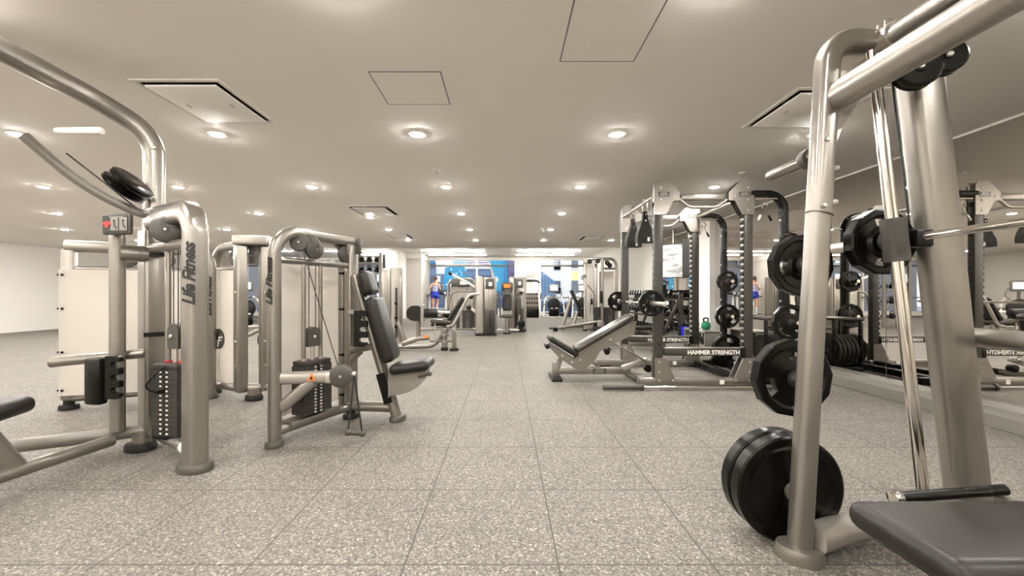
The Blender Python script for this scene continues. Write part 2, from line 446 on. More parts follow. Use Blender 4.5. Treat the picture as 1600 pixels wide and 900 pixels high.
# ------------------------------------------------------------------ ceiling fittings
def downlight():
    t = thing('ceiling_downlight', '', 'ceiling light')
    MB().lathe([(.058, 0), (.078, 0), (.082, -.004), (.078, -.009), (.058, -.011)], (0, 0, 0), (0, 0, 1), 28).build('trim_ring', 'trim', t)
    MB().lathe([(.057, -.002), (.055, -.012), (.046, -.015), (.026, -.017), (.001, -.018)], (0, 0, 0), (0, 0, 1), 24).build('lens', 'lens', t)
    return t
ORD = ['first', 'second', 'third', 'fourth', 'fifth', 'sixth', 'seventh', 'eighth', 'ninth', 'tenth', 'eleventh', 'twelfth']
proto = None
ROWS = [('added unseen row farthest behind the camera', -3.3), ('added unseen row next behind the camera', -1.6), ('row behind the camera', .08), ('row above the camera', 1.87), ('nearest visible row', 3.66), ('second row', 5.45), ('third row', 7.24), ('fourth row', 9.03), ('fifth row', 10.82)]  # the two rearmost rows are unseen lamps added to lift the ceiling brightness
for rn, y in ROWS:
    c = 0
    for k in range(-7, 3):
        x = -.81 + 1.828 * k + (.0 if True else 0)
        if x < XL + .5: continue
        if k == -1 and rn == 'third row': x = -2.58; y2 = 7.6
        else: y2 = y
        
        c += 1
        lab = 'round white ceiling downlight, %s from the left in the %s' % (ORD[c - 1], rn)
        if proto is None:
            proto = downlight(); proto.location = (x, y2, ZC); proto['label'] = lab; proto['group'] = 'ceiling downlights'
        else: copy_thing(proto, (x, y2, ZC), 0, lab, 'ceiling downlights')
# linear strips on the raised ceiling
def strip(x0, x1, y, lab):
    t = thing('linear_light', lab, 'ceiling light', ((x0 + x1) / 2, y, ZB), 0, 'linear strip lights')
    L = x1 - x0
    MB().box((0, 0, -.02), (L, .12, .04)).build('housing', 'trim', t, False)
    MB().box((0, 0, -.05), (L - .02, .09, .022), bev=.006).build('diffuser', 'strip', t)
for rn, y in (('nearer', 16.9), ('farther', 18.55)):
    for nm, x0 in (('left of the white column', -7.63), ('over the blue mural window', -3.57), ('over the stair climber', .49)):
        strip(x0, x0 + 2.68, y, 'long glowing strip light in the %s row, %s' % (rn, nm))
for nm, x0 in (('farthest left', -11.7),): strip(x0, x0 + 2.68, 16.9, 'long glowing strip light at the far left end of the ceiling')
# ceiling air cassettes in their recesses
def cassette(h, lab, inner=.022, pm='ceiling'):
    x0, x1, y0, y1 = h; cx, cy = (x0 + x1) / 2, (y0 + y1) / 2; w, d = x1 - x0, y1 - y0
    t = thing('air_cassette', lab, 'air vent', (cx, cy, ZC), 0, 'ceiling air cassettes')
    r = MB(); e = .03
    for sx in (-1, 1): r.box((sx * (w / 2 + e / 2), 0, -.003), (e, d + 2 * e, .006))
    for sy in (-1, 1): r.box((0, sy * (d / 2 + e / 2), -.003), (w, e, .006))
    r.build('frame', 'trim', t, False)
    b = MB(); q = .09
    for sx in (-1, 1): b.box((sx * (w / 2 - .004), 0, q / 2 + .006), (.008, d, q))
    for sy in (-1, 1): b.box((0, sy * (d / 2 - .004), q / 2 + .006), (w - .016, .008, q))
    b.box((0, 0, q + .012), (w, d, .01)); b.build('duct_box', 'void', t, False)
    MB().box((0, 0, -.013), (w - 2 * inner - .016, d - 2 * inner - .016, .014), bev=.003).build('panel', pm, t)
    for sx in (-1, 1): MB().box((sx * w * .3, 0, .035), (.02, .05, .112)).build('bracket', 'steel', t)
cassette(holes[0], 'square recessed air cassette over the left foreground machine')
cassette(holes[1], 'square recessed air cassette partly behind the tall silver post')
cassette(holes[2], 'square ceiling vent above the chest press seat', .05, 'trim')
cassette(holes[3], 'small square ceiling vent before the white column', .05, 'trim')
cassette(holes[4], 'small square ceiling vent near the mirrored wall', .05, 'trim')
def hatch(x0, x1, y0, y1, lab):
    t = MB(); w, d = x1 - x0, y1 - y0; e = .008
    for sx in (-1, 1): t.box((sx * w / 2, 0, -.001), (e, d + e, .002))
    for sy in (-1, 1): t.box((0, sy * d / 2, -.001), (w - e, e, .002))
    o = t.build('ceiling_access_hatch', 'mid_grey', None, False); o.location = ((x0 + x1) / 2, (y0 + y1) / 2, ZC)
    MB().box((0, 0, -.0012), (w - e, d - e, .002)).build('hatch_panel', 'ceiling', o, False)
    tag(o, lab, 'ceiling hatch', 'ceiling access hatches')
hatch(-.905, -.43, 2.64, 3.09, 'thin outlined access hatch left of centre on the ceiling')
hatch(.343, .806, 1.98, 2.52, 'thin outlined access hatch at the top edge of the photo')
def sprinkler(x, y, lab):
    t = thing('ceiling_sprinkler', lab, 'sprinkler', (x, y, ZC), 0, 'ceiling sprinklers')
    MB().lathe([(.045, 0), (.045, -.006), (.02, -.014), (.012, -.022)], (0, 0, 0), n=18).build('cover_plate', 'trim', t)
    MB().lathe([(.006, -.02), (.006, -.045), (.018, -.046), (.018, -.05), (.001, -.052)], (0, 0, 0), n=12).build('deflector', 'chrome', t)
sprinkler(-.81, 4.7, 'small ceiling sprinkler before the second row of lights')
sprinkler(2.86, 4.83, 'small ceiling sprinkler above the power rack')
sprinkler(-4.55, 8.6, 'small ceiling sprinkler above the chest press')

# ------------------------------------------------------------------ outside
struct('street', MB().box((-4, 34, -.3), (60, 26.8, .3)), 'street', 'grey street outside the windows', 'street')
# grey apartment block seen through the left machines
t = thing('street_building', 'grey apartment block outside the far left window', 'building', (-14, 30, -.15))
MB().box((0, 1, 5), (17, 2, 10)).build('wall', 'facade_grey', t, False)
for zi in range(3):
    for xi in range(9):
        w = MB(); x = -7.6 + xi * 1.75; z = .9 + zi * 1.45
        w.box((x, -.02, z), (.75, .1, 1.0)).build('window_frame', 'dark_glass', t, False)
        MB().box((x - .1, -.085, z + .1), (.34, .04, .62)).build('window_blind', 'sock', t, False)
MB().box((4.2, -.12, 4.55), (1.3, .3, .75)).build('shop_panel', 'lavender', t, False)
MB().box((0, -.14, 3.9), (17, .28, .16)).build('ledge', 'facade_white', t, False)
# mural building
t = thing('street_building', 'shop building covered in a blue and cyan mural across the street', 'building', (-2.4, 26, -.15))
MB().box((0, .6, 3), (7.4, 1, 6)).build('wall', 'facade_white', t, False)
def flat(poly, nm, mat, y=0, th=.06):
    MB().prism(poly, (0, y, .15), (1, 0, 0), (0, 0, 1), th).build(nm, mat, t, False)
def U(pts):  # mural outline given as photo points on the facade 26 m away
    out = []
    for u, v in pts:
        w = W(u, v, 25.95); out.append((w.x + 2.4, w.z))
    return out
arc = [(660, 460), (660, 396)] + [(662 + 18 * sin(a), 412 - 13 * cos(a)) for a in [k * pi / 16 for k in range(1, 9)]] + [(680, 460)]
flat(U(arc), 'mural_arch', 'slate', .05)
flat(U([(660, 398), (672, 398), (677, 404), (679, 412), (660, 412)]), 'mural_patch', 'teal_dark', .0)
flat(U([(664, 418), (680, 418), (680, 430), (664, 430)]), 'mural_patch', 'facade_blue', .0)
for v in (416, 434, 441, 448): flat(U([(663, v), (679, v), (679, v + 2), (663, v + 2)]), 'mural_line', 'facade_grey', -.04)
flat(U([(680, 428), (694, 428), (692, 462), (680, 462)]), 'mural_patch', 'facade_blue', .05)
flat(U([(682, 431), (688, 431), (688, 441), (682, 441)]), 'mural_window', 'facade_white', 0)
flat(U([(696, 418), (722, 414), (736, 430), (736, 452), (690, 453)]), 'mural_banner', 'teal', .0)
flat(U([(708, 399), (735, 399), (732, 411), (708, 412)]), 'mural_banner', 'teal', .02)
flat(U([(735, 399), (762, 399), (765, 414), (730, 414)]), 'mural_patch', 'violet', .05)
flat(U([(720, 420), (766, 420), (770, 446), (738, 446)]), 'mural_patch', 'slate', .02)
flat(U([(722, 424), (764, 424), (766, 431), (728, 431)]), 'mural_patch', 'facade_blue', -.04)
flat(U([(762, 397), (793, 397), (794, 455), (768, 455), (773, 432), (766, 412)]), 'mural_banner', 'teal', .0)
flat(U([(786, 397), (793.5, 397), (793.5, 455), (788, 455)]), 'mural_patch', 'teal_dark', -.05)
flat(U([(794, 397), (810, 397), (810, 470), (794, 470)]), 'mural_patch', 'violet', .02)
for q in range(6): flat(U([(798, 402 + q * 8), (806, 402 + q * 8), (806, 406 + q * 8), (798, 406 + q * 8)]), 'mural_window', 'dark_glass', -.02)
flat(U([(660, 455), (810, 455), (810, 480), (660, 480)]), 'mural_skirting', 'slate', .04)
rd = random.Random(3); dots = MB()
for q in range(34):
    u = rd.uniform(694, 732); v = rd.uniform(419, 451)
    if u < 697 + (v - 418) * -.1: continue
    w = W(u, v, 25.9); dots.disc((w.x + 2.4, -.05, w.z + .15), (0, 1, 0), rd.choice([.02, .03, .03, .045]), .02, 10, .003)
dots.build('mural_dots', 'sock', t)
w = W(705.5, 445, 25.9); MB().disc((w.x + 2.4, -.06, w.z + .15), (0, 1, 0), .1, .03, 12).build('mural_dot', 'sock', t)
for u in (682, 690, 698, 706):
    w = W(u, 400, 25.95); w2 = W(u, 420, 25.95)
    MB().box((w.x + 2.4, .08, (w.z + w2.z) / 2 + .15), (.03, .06, w.z - w2.z)).build('mullion', 'sock', t, False)
# white building
t = thing('street_building', 'white building with dark square windows across the street', 'building', (6.2, 26, -.15))
MB().box((0, .6, 4), (8.6, 1, 8)).build('wall', 'facade_white', t, False)
def fwin(u0, v0, u1, v1, mat, nm='window_pane'):
    a, b = W(u0, v1, 26.1), W(u1, v0, 26.1)
    MB().box(((a.x + b.x) / 2 - 6.2, .08, (a.z + b.z) / 2 + .15), (b.x - a.x, .08, b.z - a.z)).build(nm, mat, t, False)
for r in ((865.5, 404, 875.5, 421), (893, 402, 903, 419), (865, 439, 875.5, 458), (893, 439, 903, 458), (921, 402, 931, 420)): fwin(*r, 'dark_glass')
fwin(865.5, 417, 875.5, 422, 'facade_blue', 'window_blind'); fwin(867, 450, 877, 458, 'teal_dark', 'window_blind')
fwin(893.5, 424, 903.5, 438, 'yellow_mesh', 'yellow_shutter')
fwin(892, 419.5, 904, 421, 'wall_grey', 'window_ledge')
t = thing('street_building', 'blue slatted wall with a sloping top edge outside the right window', 'building', (2.6, 24.5, -.15))
pts = [W(u, v, 24.5) for u, v in ((843 - 6, 418), (868, 441), (868, 491), (837, 491))]
MB().prism([(p.x - 2.6, p.z + .15) for p in pts], (0, 0, 0), (1, 0, 0), (0, 0, 1), .4).build('slatted_wall', 'blue_slats', t, False)
t = thing('street_fence', 'low blue grey fence outside the right window', 'fence', (4.0, 23.4, -.15))
MB().box((0, 0, .4), (5.2, .1, .8)).build('fence_panel', 'facade_blue', t, False)
MB().box((0, 0, .92), (5.2, .12, .05)).build('top_rail', 'facade_white', t, False)
# ================================================================== selectorised machines
def foot_pad(mb, c, r=.075, ry=None, rot=0, h=.045):
    """oval rubber foot"""
    n = 24; ry = ry or r
    prof = [(1.0, 0), (1.02, h * .35), (1.0, h * .7), (.93, h)]
    vs = []; fs = []
    for k, z in prof:
        for j in range(n):
            a = 2 * pi * j / n; x, y = r * k * cos(a), ry * k * sin(a)
            vs.append((c[0] + x * cos(rot) - y * sin(rot), c[1] + x * sin(rot) + y * cos(rot), c[2] + z))
    m = len(prof)
    for i in range(m - 1):
        for j in range(n): fs.append((i * n + j, i * n + (j + 1) % n, (i + 1) * n + (j + 1) % n, (i + 1) * n + j))
    fs.append(tuple(range(n))[::-1]); fs.append(tuple((m - 1) * n + j for j in range(n)))
    return mb.add(vs, fs)

def weight_stack(t, c, w, d, z0, z1, rz, n=15, top=True):
    """stack of iron plates standing at local c, its marked face looking along -y turned by rz"""
    R = M4.Rotation(rz, 3, 'Z'); o = V(c)
    mb = MB(); h = (z1 - z0) / n
    for k in range(n): mb.box((o.x, o.y, z0 + h * (k + .5)), (w, d, h - .0018), rz, .0008, 1)
    st = mb.build('weight_stack', 'stack', t)
    P = lambda x, y, z: V((o.x, o.y, 0)) + R @ V((x, y, 0)) + V((0, 0, z))
    mk = MB()
    for k in range(n):
        for sx in (-.026, .026):
            mk.box(P(sx, -d / 2 - .0015, z0 + h * (k + .5)), (.016, .004, min(.010, h * .4)), rz)
    mk.build('number_label', 'white', st, False)
    hl = MB()
    for k in range(n): hl.cyl(P(0, -d / 2 + .002, z0 + h * (k + .5)), P(0, -d / 2 - .003, z0 + h * (k + .5)), .008, n=8)
    hl.build('pin_hole', 'ink', st)
    if top:
        tp = MB().box(P(0, 0, z1 + .018), (w * .96, d * .98, .036), rz, .006)
        tp.build('top_plate', 'stack', st)
    pn = MB().cyl(P(0, -d / 2, z1 - h * 4.5), P(0, -d / 2 - .05, z1 - h * 4.5), .012, n=12)
    pn.tube(fillet([P(0, -d / 2 - .045, z1 - h * 4.5), P(-.05, -d / 2 - .09, z1 - h * 3.2), P(-.02, -d / 2 - .03, z1 - h * .5), P(.02, -d / 2 - .01, z1 + .02)], .06, 6), .006, n=8)
    pn.build('selector_pin', 'black', st)
    return st, P

def pulley(t, c, axis, r=.08, th=.045, mat='grey_plastic', bracket=None):
    a = V(axis).normalized(); c = V(c)
    p = MB().lathe([(.001, -th / 2 - .004), (r * .25, -th / 2 - .004), (r * .27, -th / 2), (r * .86, -th / 2), (r, -th / 2 + .008), (r * .93, -.006), (r * .93, .006), (r, th / 2 - .008), (r * .86, th / 2), (r * .27, th / 2), (r * .25, th / 2 + .004), (.001, th / 2 + .004)], c, a, 32)
    o = p.build('pulley', mat, t)
    MB().bolt(c + a * (th / 2 + .002), a, .011, .008).bolt(c - a * (th / 2 + .002), -a, .011, .008).build('pulley_bolt', 'steel', o)
    if bracket is not None:
        MB().obox(c, bracket, .05, th + .03, a, .006).build('pulley_bracket', 'silver', t)
    return o

def lf_tower(t, L, H=1.58, bend=.17, stack_x=.5, stack_rz=0, stack_z=(.15, .56), txt=True, txt_rz=None, shroud=True, shroud_y=.11, post=(.058, .046),
             pulleys=(.3, .55), up_w=.1, feet=True, logo=None, stack_w=.26):
    """frame in the local x-z plane: post at x=0, upright at x=L; the stack's face looks to -y, the shroud is at +y"""
    p = MB().tube(fillet([(0, 0, .04), (0, 0, H - .045), (L + .02, 0, H - .045)], bend, 10), post[0], post[1], 20, (0, 1, 0), 2.6)
    po = p.build('front_post', 'silver', t)
    u = MB().box((L, 0, (H - .1 + .06) / 2 + .03), (up_w, .075, H - .16), bev=.016, seg=3)
    up = u.build('upright', 'silver', t)
    b = MB()
    for z in (.32, .78, 1.22): b.bolt((L, -.0375, z), (0, -1, 0)); b.bolt((L + up_w / 2, .01, z), (1, 0, 0))
    b.build('frame_bolt', 'steel', up)
    MB().cyl((.03, -.0, H - .255), (L - .02, 0, H - .255), .024, n=16).build('crossbar', 'silver', t)
    MB().tube(fillet([(.0, 0, .105), (L * .5, 0, .105), (L + .03, 0, .105)], .05), .036, n=16).build('base_tube', 'silver', t)
    MB().box((L * stack_x, 0, .135), (L * .62, .13, .03), bev=.006).build('stack_tray', 'silver', t)
    if feet:
        foot_pad(MB(), (0, 0, 0), post[0] + .022, post[1] + .022).build('foot', 'foot_grey', t)
        foot_pad(MB(), (L, 0, 0), .075, .06).cyl((L, 0, .04), (L, 0, .09), .04).build('foot', 'matt_rubber', t)
    sx = L * stack_x
    st, P = weight_stack(t, (sx, 0, 0), stack_w, .13, stack_z[0], stack_z[1], stack_rz)
    for q in (-.078, .078):
        a = P(q, 0, stack_z[0]); MB().cyl(a, (a.x, a.y, H - .25), .0155, n=14).build('guide_rod', 'rod', t)
        a = P(q, 0, stack_z[1] + .036); MB().cyl(a, a + V((0, 0, .018)), .022, n=14).build('rod_bumper', 'steel', t)
    a = P(0, 0, stack_z[1] + .03); MB().cyl(a, a + V((0, 0, .15)), .016, n=14).build('lift_stem', 'steel', t)
    # pulley riding on the stack
    c = a + V((0, 0, .185)); MB().prism([(-.055, -.075), (.055, -.075), (.055, .03), (.035, .065), (0, .078), (-.035, .065), (-.055, .03)], c, (cos(stack_rz), sin(stack_rz), 0), (0, 0, 1), .05).build('stack_pulley_housing', 'grey_plastic', t)
    nb = P(0, -.03, 0) - P(0, 0, 0); MB().bolt(c + nb, nb, .012).build('pulley_bolt', 'steel', t)
    cb = MB()
    for q in (-.03, .03):
        e = P(q, 0, c.z + .05); cb.cyl(e, (e.x, e.y, H - .12), .0035, n=6)
    cb.build('cable', 'ink', t)
    for k, fx in enumerate(pulleys):
        pulley(t, (L * fx, -.05 if k % 2 == 0 else .01, H - .155), (0, 1, 0), .078, .045, 'grey_plastic', (L * fx, 0, H - .07))
    if shroud:
        n = 10; vs = []; fs = []; x0, x1 = .03, L + .02
        for j in range(n + 1):
            f = j / n; x = x0 + (x1 - x0) * f; y = shroud_y + .06 * sin(pi * f)
            for z in (.15, H - .27):
                for dy in (0, .008): vs.append((x, y + dy, z))
        for j in range(n):
            a = j * 4; b2 = a + 4
            fs += [(a, b2, b2 + 2, a + 2), (a + 1, a + 3, b2 + 3, b2 + 1), (a, a + 1, b2 + 1, b2), (a + 2, b2 + 2, b2 + 3, a + 3)]
        fs += [(0, 2, 3, 1), (n * 4, n * 4 + 1, n * 4 + 3, n * 4 + 2)]
        sh = MB().add(vs, fs).build('shroud', 'frosted', t)
        bl = MB()
        for z in (.2, .55, .95, H - .32):
            bl.bolt((x0 + .03, shroud_y + .02, z), (0, 1, 0), .011).bolt((x1 - .03, shroud_y + .02, z), (0, 1, 0), .011)
            bl.box((x1 - .02, shroud_y - .02, z), (.07, .05, .022), bev=.005).box((x0 + .02, shroud_y - .02, z), (.05, .05, .022), bev=.005)
        bl.build('shroud_clip', 'black', sh)
        if logo:
            lx, lz = logo; c = V((lx, shroud_y + .075, lz)); lo = MB()
            n2 = 28; vs = [(c.x + .062 * cos(2 * pi * k / n2), c.y + q, c.z + .095 * sin(2 * pi * k / n2)) for q in (0, .006) for k in range(n2)]
            fs = [tuple(range(n2)), tuple(range(n2, 2 * n2))] + [(k, (k + 1) % n2, n2 + (k + 1) % n2, n2 + k) for k in range(n2)]
            lg = MB().add(vs, fs).build('logo_badge', 'grey_plastic', sh, ang=30)
            s = MB(); yy = c.y + .008
            # slanted L and F strokes of the emblem (seen from +y, so x runs to the left)
            for poly in ([(.022, .082), (.010, .082), (.038, -.028), (.050, -.028)], [(.05, -.028), (.047, -.014), (-.004, -.014), (-.001, -.028)],
                         [(.006, -.085), (-.006, -.08), (-.03, .022), (-.018, .022)], [(-.018, .022), (-.03, .022), (-.056, .016), (-.055, .006), (-.016, .008)], [(-.01, -.012), (-.045, -.014), (-.044, -.024), (-.008, -.024)]):
                s.prism(poly, (c.x, yy, c.z), (1, 0, 0), (0, 0, 1), .004)
            s.build('emblem', 'shroud', sh, False)
    return po

def notch_plate(t, o, ux, uy, h=.2, w=.1, mat='black'):
    """black range-adjuster plate with open notches along one edge"""
    poly = [(-w / 2, -h / 2), (w * .3, -h / 2), (w / 2, -h / 2 + .02)]
    n = 3; step = h / (n + .35)
    for k in range(n):
        y = -h / 2 + .035 + k * step
        poly += [(w / 2, y), (0, y + .004), (-.012, y + .02), (0, y + .04), (w / 2, y + .04)]
    poly += [(w / 2, h / 2 - .012), (w * .3, h / 2), (-w / 2, h / 2)]
    return MB().prism(poly, o, ux, uy, .03).build('range_adjuster', mat, t)

def placard(t, o, ux, uy, w, h, red=True):
    ux, uy = V(ux).normalized(), V(uy).normalized(); uz = ux.cross(uy); o = V(o)
    R = M4((ux, uy, uz)).transposed()
    pl = MB().box(o, (w, h, .03), R=R, bev=.012, seg=3).build('placard', 'grey_plastic', t)
    MB().box(o + uz * .0155, (w * .9, h * .78, .004), R=R).build('placard_face', 'ink', pl, False)
    a = MB()
    for k in (-.02, .3): a.box(o + uz * .018 + ux * (w * k), (w * .27, h * .62, .003), R=R)
    a.build('instruction_panel', 'mid_grey', pl, False)
    f = MB()
    for k in (-.02, .3):   # seated figure pictograms
        c = o + uz * .0205 + ux * (w * k)
        f.disc(c + uy * h * .15, uz, h * .06, .002, 10, .0005)
        f.obox(c + uy * h * .08, c - uy * h * .12 + ux * w * .01, .006, .002, uz).obox(c - uy * h * .12, c - uy * h * .13 + ux * w * .07, .006, .002, uz).obox(c - uy * h * .13 + ux * w * .07, c - uy * h * .24 + ux * w * .07, .006, .002, uz)
    f.build('pictogram', 'ink', pl, False)
    if red:
        r = MB(); c = o + uz * .018 - ux * w * .3
        r.prism([(-.04, -.005), (-.02, .012), (.0, .02), (.03, .012), (.042, -.012), (.02, .0), (.012, -.022), (-.012, -.022), (-.012, -.002)], c, ux, uy, .004).build('red_emblem', 'red', pl, False)
    MB().box(o + uz * .018 + uy * h * .33 + ux * w * .05, (w * .5, h * .05, .003), R=R).build('title_bar', 'mid_grey', pl, False)
    return pl

def vert_text(t, o, facing, size, s='Life Fitness'):
    """lettering reading upwards on a post face that looks along `facing`"""
    f = V(facing).normalized(); ux = V((0, 0, 1)); uy = f.cross(ux)
    return text('lettering', s, size, V(o) + f * .001, ux, uy, 'ink', t, .35, .0035, .92)

def pad(mb, c, size, R, bev=.035):
    return mb.box(c, size, R=R, bev=bev, seg=5)
def axes(ux, uy, uz): return M4((V(ux).normalized(), V(uy).normalized(), V(uz).normalized())).transposed()

# ---------------- chest press (centre left)
p0, d = V((-1.64, 2.84, 0)), V((.40, .916, 0)); rz = atan2(d.y, d.x)
t = thing('chest_press_machine', 'silver chest press machine with black padded seat and hanging rope handle', 'gym machine', p0, rz)
lf_tower(t, .72, 1.585, .18, .44, 0, (.165, .535), pulleys=(.40, .93), post=(.042, .038))
LB = loc_fn(t); DB = lambda x, y, z: LB(p0.x + x, p0.y + y, z)
# text on the post face that looks at the eye
vert_text(t, (-.0425, -.004, 1.17), (-1, 0, 0), .082)
# second pulley on the front of the frame, top label cap
pulley(t, LB(-1.545, 3.0, 1.47), LB(-1.545 + .2, 3.0 - .98, 1.47) - LB(-1.545, 3.0, 1.47), .068, .04)
pulley(t, LB(-1.50, 3.06, 1.47), LB(-1.50 + .2, 3.06 - .98, 1.47) - LB(-1.50, 3.06, 1.47), .068, .04)
nf = LB(.916 + p0.x, -.4 + p0.y, 0)
mb = MB().box((.755, -.0, 1.50), (.03, .16, .135), bev=.012).build('name_cap', 'grey_plastic', t)
MB().box((.771, 0, 1.50), (.003, .12, .09)).build('name_label', 'shroud', mb, False)
MB().tube(fillet([(.72, .1, .1), (.72, .1, 1.54), (.30, .1, 1.54)], .12, 8), .035, .035, 16).build('rear_frame', 'silver', t)
# seat leg, base arm, pads
A0, A1 = V((-1.275, 3.40, 1.245)), V((-.935, 3.43, .03))
MB().tube([LB(*A0), LB(*A1)], .048, .036, 16, (0, 1, 0), 2.6).build('seat_post', 'silver', t)
foot_pad(MB(), LB(-.925, 3.43, 0), .082, .06).build('foot', 'foot_grey', t)
MB().tube([LB(-1.36, 3.47, .115), LB(-.95, 3.43, .115)], .045, n=16).build('base_arm', 'silver', t)
ax = (A1 - A0).normalized(); nx = V((-ax.z, 0, ax.x)).normalized()   # out of the pad, towards +x
if nx.x < 0: nx = -nx
Rw = M4.Rotation(-rz, 3, 'Z')
def seat_pad(name, f, off, ln, wd, th, tilt=0, mat='vinyl'):
    c = A0 + (A1 - A0) * f + nx * off
    R = axes(ax, ax.cross(nx) * -1, nx)
    return MB().box(LB(*c), (ln, wd, th), R=Rw @ R, bev=.042, seg=5).build(name, mat, t)
seat_pad('headrest_pad', .075, .085, .21, .23, .09)
seat_pad('back_pad', .40, .095, .56, .27, .11)
MB().box(LB(*(A0 + (A1 - A0) * .33 + nx * .032)), (.66, .14, .02), R=Rw @ axes(ax, ax.cross(nx) * -1, nx)).build('pad_mount', 'black', t)
sd = V((.985, -.02, .13)).normalized(); su = V((-.13, 0, .985)).normalized(); sy = su.cross(sd)
MB().box(LB(-.79, 3.40, .478), (.33, .32, .085), R=Rw @ axes(sd, sy, su), bev=.041, seg=5).build('seat_pad', 'vinyl', t)
n = 14; poly = [(-.16, .0)] + [(-.16 + .30 * (1 - cos(k / n * pi / 2)) + .02 * 0, -.22 * cos(k / n * pi / 2) if k < n else 0) for k in range(n + 1)]
poly = [(-.17, .02), (-.17, -.20)] + [(-.15 + .29 * sin(k / n * pi / 2), -.20 * cos(k / n * pi / 2) + .02) for k in range(n + 1)]
MB().prism(poly, LB(-.80, 3.40, .425), LB(1, 0, 0) - LB(0, 0, 0), (0, 0, 1), .2).build('seat_shell', 'mid_grey', t)
MB().cyl(LB(-.72, 3.30, .40), LB(-.63, 3.29, .425), .012).ball(LB(-.625, 3.29, .427), .02).build('adjuster_lever', 'grey_plastic', t)
MB().box(LB(-1.02, 3.36, .29), (.07, .012, .26), R=Rw @ axes((nx.x, 0, nx.z), (0, 1, 0), (-nx.z, 0, nx.x))).build('height_scale', 'black', t)
# press arm at the front
MB().tube([LB(-1.62, 2.87, .478), LB(-1.30, 2.93, .478)], .038, .045, 14, (0, 0, 1), 3).build('press_arm', 'silver_light', t)
MB().tube([LB(-1.61, 2.87, .27), LB(-1.57, 2.875, .30), LB(-1.40, 2.91, .455)], .034, .044, 14, (0, 0, 1), 3).build('arm_brace', 'silver', t)
c = LB(-1.275, 2.935, .478)
MB().obox(LB(-1.315, 2.93, .478), LB(-1.245, 2.94, .478), .11, .085, (0, 0, 1), .015).build('arm_clevis', 'steel', t)
fd = LB(.18, -.98, 0) - LB(0, 0, 0)
pulley(t, LB(-1.20, 2.92, .485), fd, .082, .06)
MB().prism([(-.03, -.024), (.03, -.024), (0, .03)], LB(-1.392, 2.868, .487), LB(1, .15, 0) - LB(0, 0, 0), (0, 0, 1), .003).build('warning_sticker', 'orange', t, False)
MB().prism([(-.012, -.012), (.012, -.012), (.004, .01), (-.008, .008)], LB(-1.392, 2.8645, .482), LB(1, .15, 0) - LB(0, 0, 0), (0, 0, 1), .002).build('warning_mark', 'ink', t, False)
def handle(t, top, g0, g1, loc):
    h = MB()
    h.tube([loc(*top), (loc(*top) + loc(*g0)) / 2, loc(*g0)], .0065, n=8).tube([loc(*top), loc(*g1)], .0065, n=8)
    o = h.build('handle_strap', 'ink', t)
    g = MB().cyl(loc(*g0), loc(*g1), .017, n=14, bev=.005); g.ball(loc(*g0), .022).ball(loc(*g1), .024); g.build('grip', 'grey_plastic', o)
    MB().ball(loc(*top), .018).cyl(loc(*top), loc(top[0] - .03, top[1], top[2]), .012).build('carabiner', 'steel', o)
handle(t, (-1.105, 2.92, .50), (-1.135, 2.88, .085), (-1.05, 2.93, .06), LB)
handle(t, (-1.045, 3.50, .46), (-1.07, 3.52, .255), (-.985, 3.48, .225), LB)
cb = MB().tube([LB(-1.52, 2.99, 1.42), LB(-1.215, 2.90, .56)], .004, n=6); cb.build('cable', 'ink', t)
notch_plate(t, LB(-1.205, 3.33, .795), LB(1, -.05, 0) - LB(0, 0, 0), (0, 0, 1), .30, .11)
MB().tube([LB(-1.25, 3.36, .93), LB(-1.33, 3.42, .93)], .02).build('adjuster_pivot', 'steel', t)
MB().tube([LB(-1.33, 3.45, .60), LB(-1.14, 3.41, .64)], .026, .035, 12, (0, 0, 1), 3).build('cross_brace', 'silver', t)
MB().tube([LB(-1.33, 3.46, .52), LB(-1.24, 3.43, .60)], .02, .03, 12, (0, 0, 1), 3).build('brace_strut', 'silver', t)

# ---------------- foreground left: dual pulldown machine
p0, d = V((-1.917, 2.47, 0)), V((-.856, .517, 0)); rz = atan2(d.y, d.x)
t = thing('pulldown_machine', 'silver pulldown machine at the left edge with dark weight stack and tall curved mast', 'gym machine', p0, rz)
LA = loc_fn(t)
# the frame's own normal that faces the eye is +y here, so the tower is built with the stack turned round
H, L = 1.655, .80
MB().tube(fillet([(0, 0, .04), (0, 0, H - .05), (L * .8, 0, H - .05)], .15, 12), .070, .056, 28, (0, 1, 0), 4.5).build('front_post', 'silver', t)
foot_pad(MB(), (0, 0, 0), .115, .085, .2, .05).build('foot', 'foot_grey', t)
vert_text(t, LA(-1.885, 2.385, 1.20), LA(.25, -1, 0) - LA(0, 0, 0), .092)
MB().box(LA(-2.53, 2.86, .83), (.16, .12, 1.42), bev=.02, seg=3).build('upright', 'silver', t)
lb = MB()
for z in (1.36, .80): lb.box(LA(-2.455, 2.795, z), (.012, .11, .03), R=Rw @ M4.Identity(3) if False else axes(LA(.6, -.8, 0) - LA(0, 0, 0), LA(.8, .6, 0) - LA(0, 0, 0), (0, 0, 1)))
lb.build('frame_label', 'black', t)
MB().cyl(LA(-1.95, 2.48, 1.40), LA(-2.52, 2.83, 1.40), .034, n=16).build('crossbar', 'silver', t)
MB().tube([LA(-1.95, 2.49, .11), LA(-2.10, 2.59, .11), LA(-2.58, 2.88, .11)], .037, n=16).build('base_tube', 'silver', t)
MB().tube([LA(-2.04, 2.55, .11), LA(-1.985, 2.515, .11)], .043, n=16).build('base_sleeve', 'shroud', t)
MB().tube([LA(-2.52, 2.84, .12), LA(-2.66, 2.72, .13), LA(-3.1, 2.45, .14)], .042, n=14).build('base_tube', 'mid_grey', t)
MB().cyl(LA(-2.545, 2.80, .03), LA(-2.545, 2.80, .13), .055).build('foot_stem', 'silver', t)
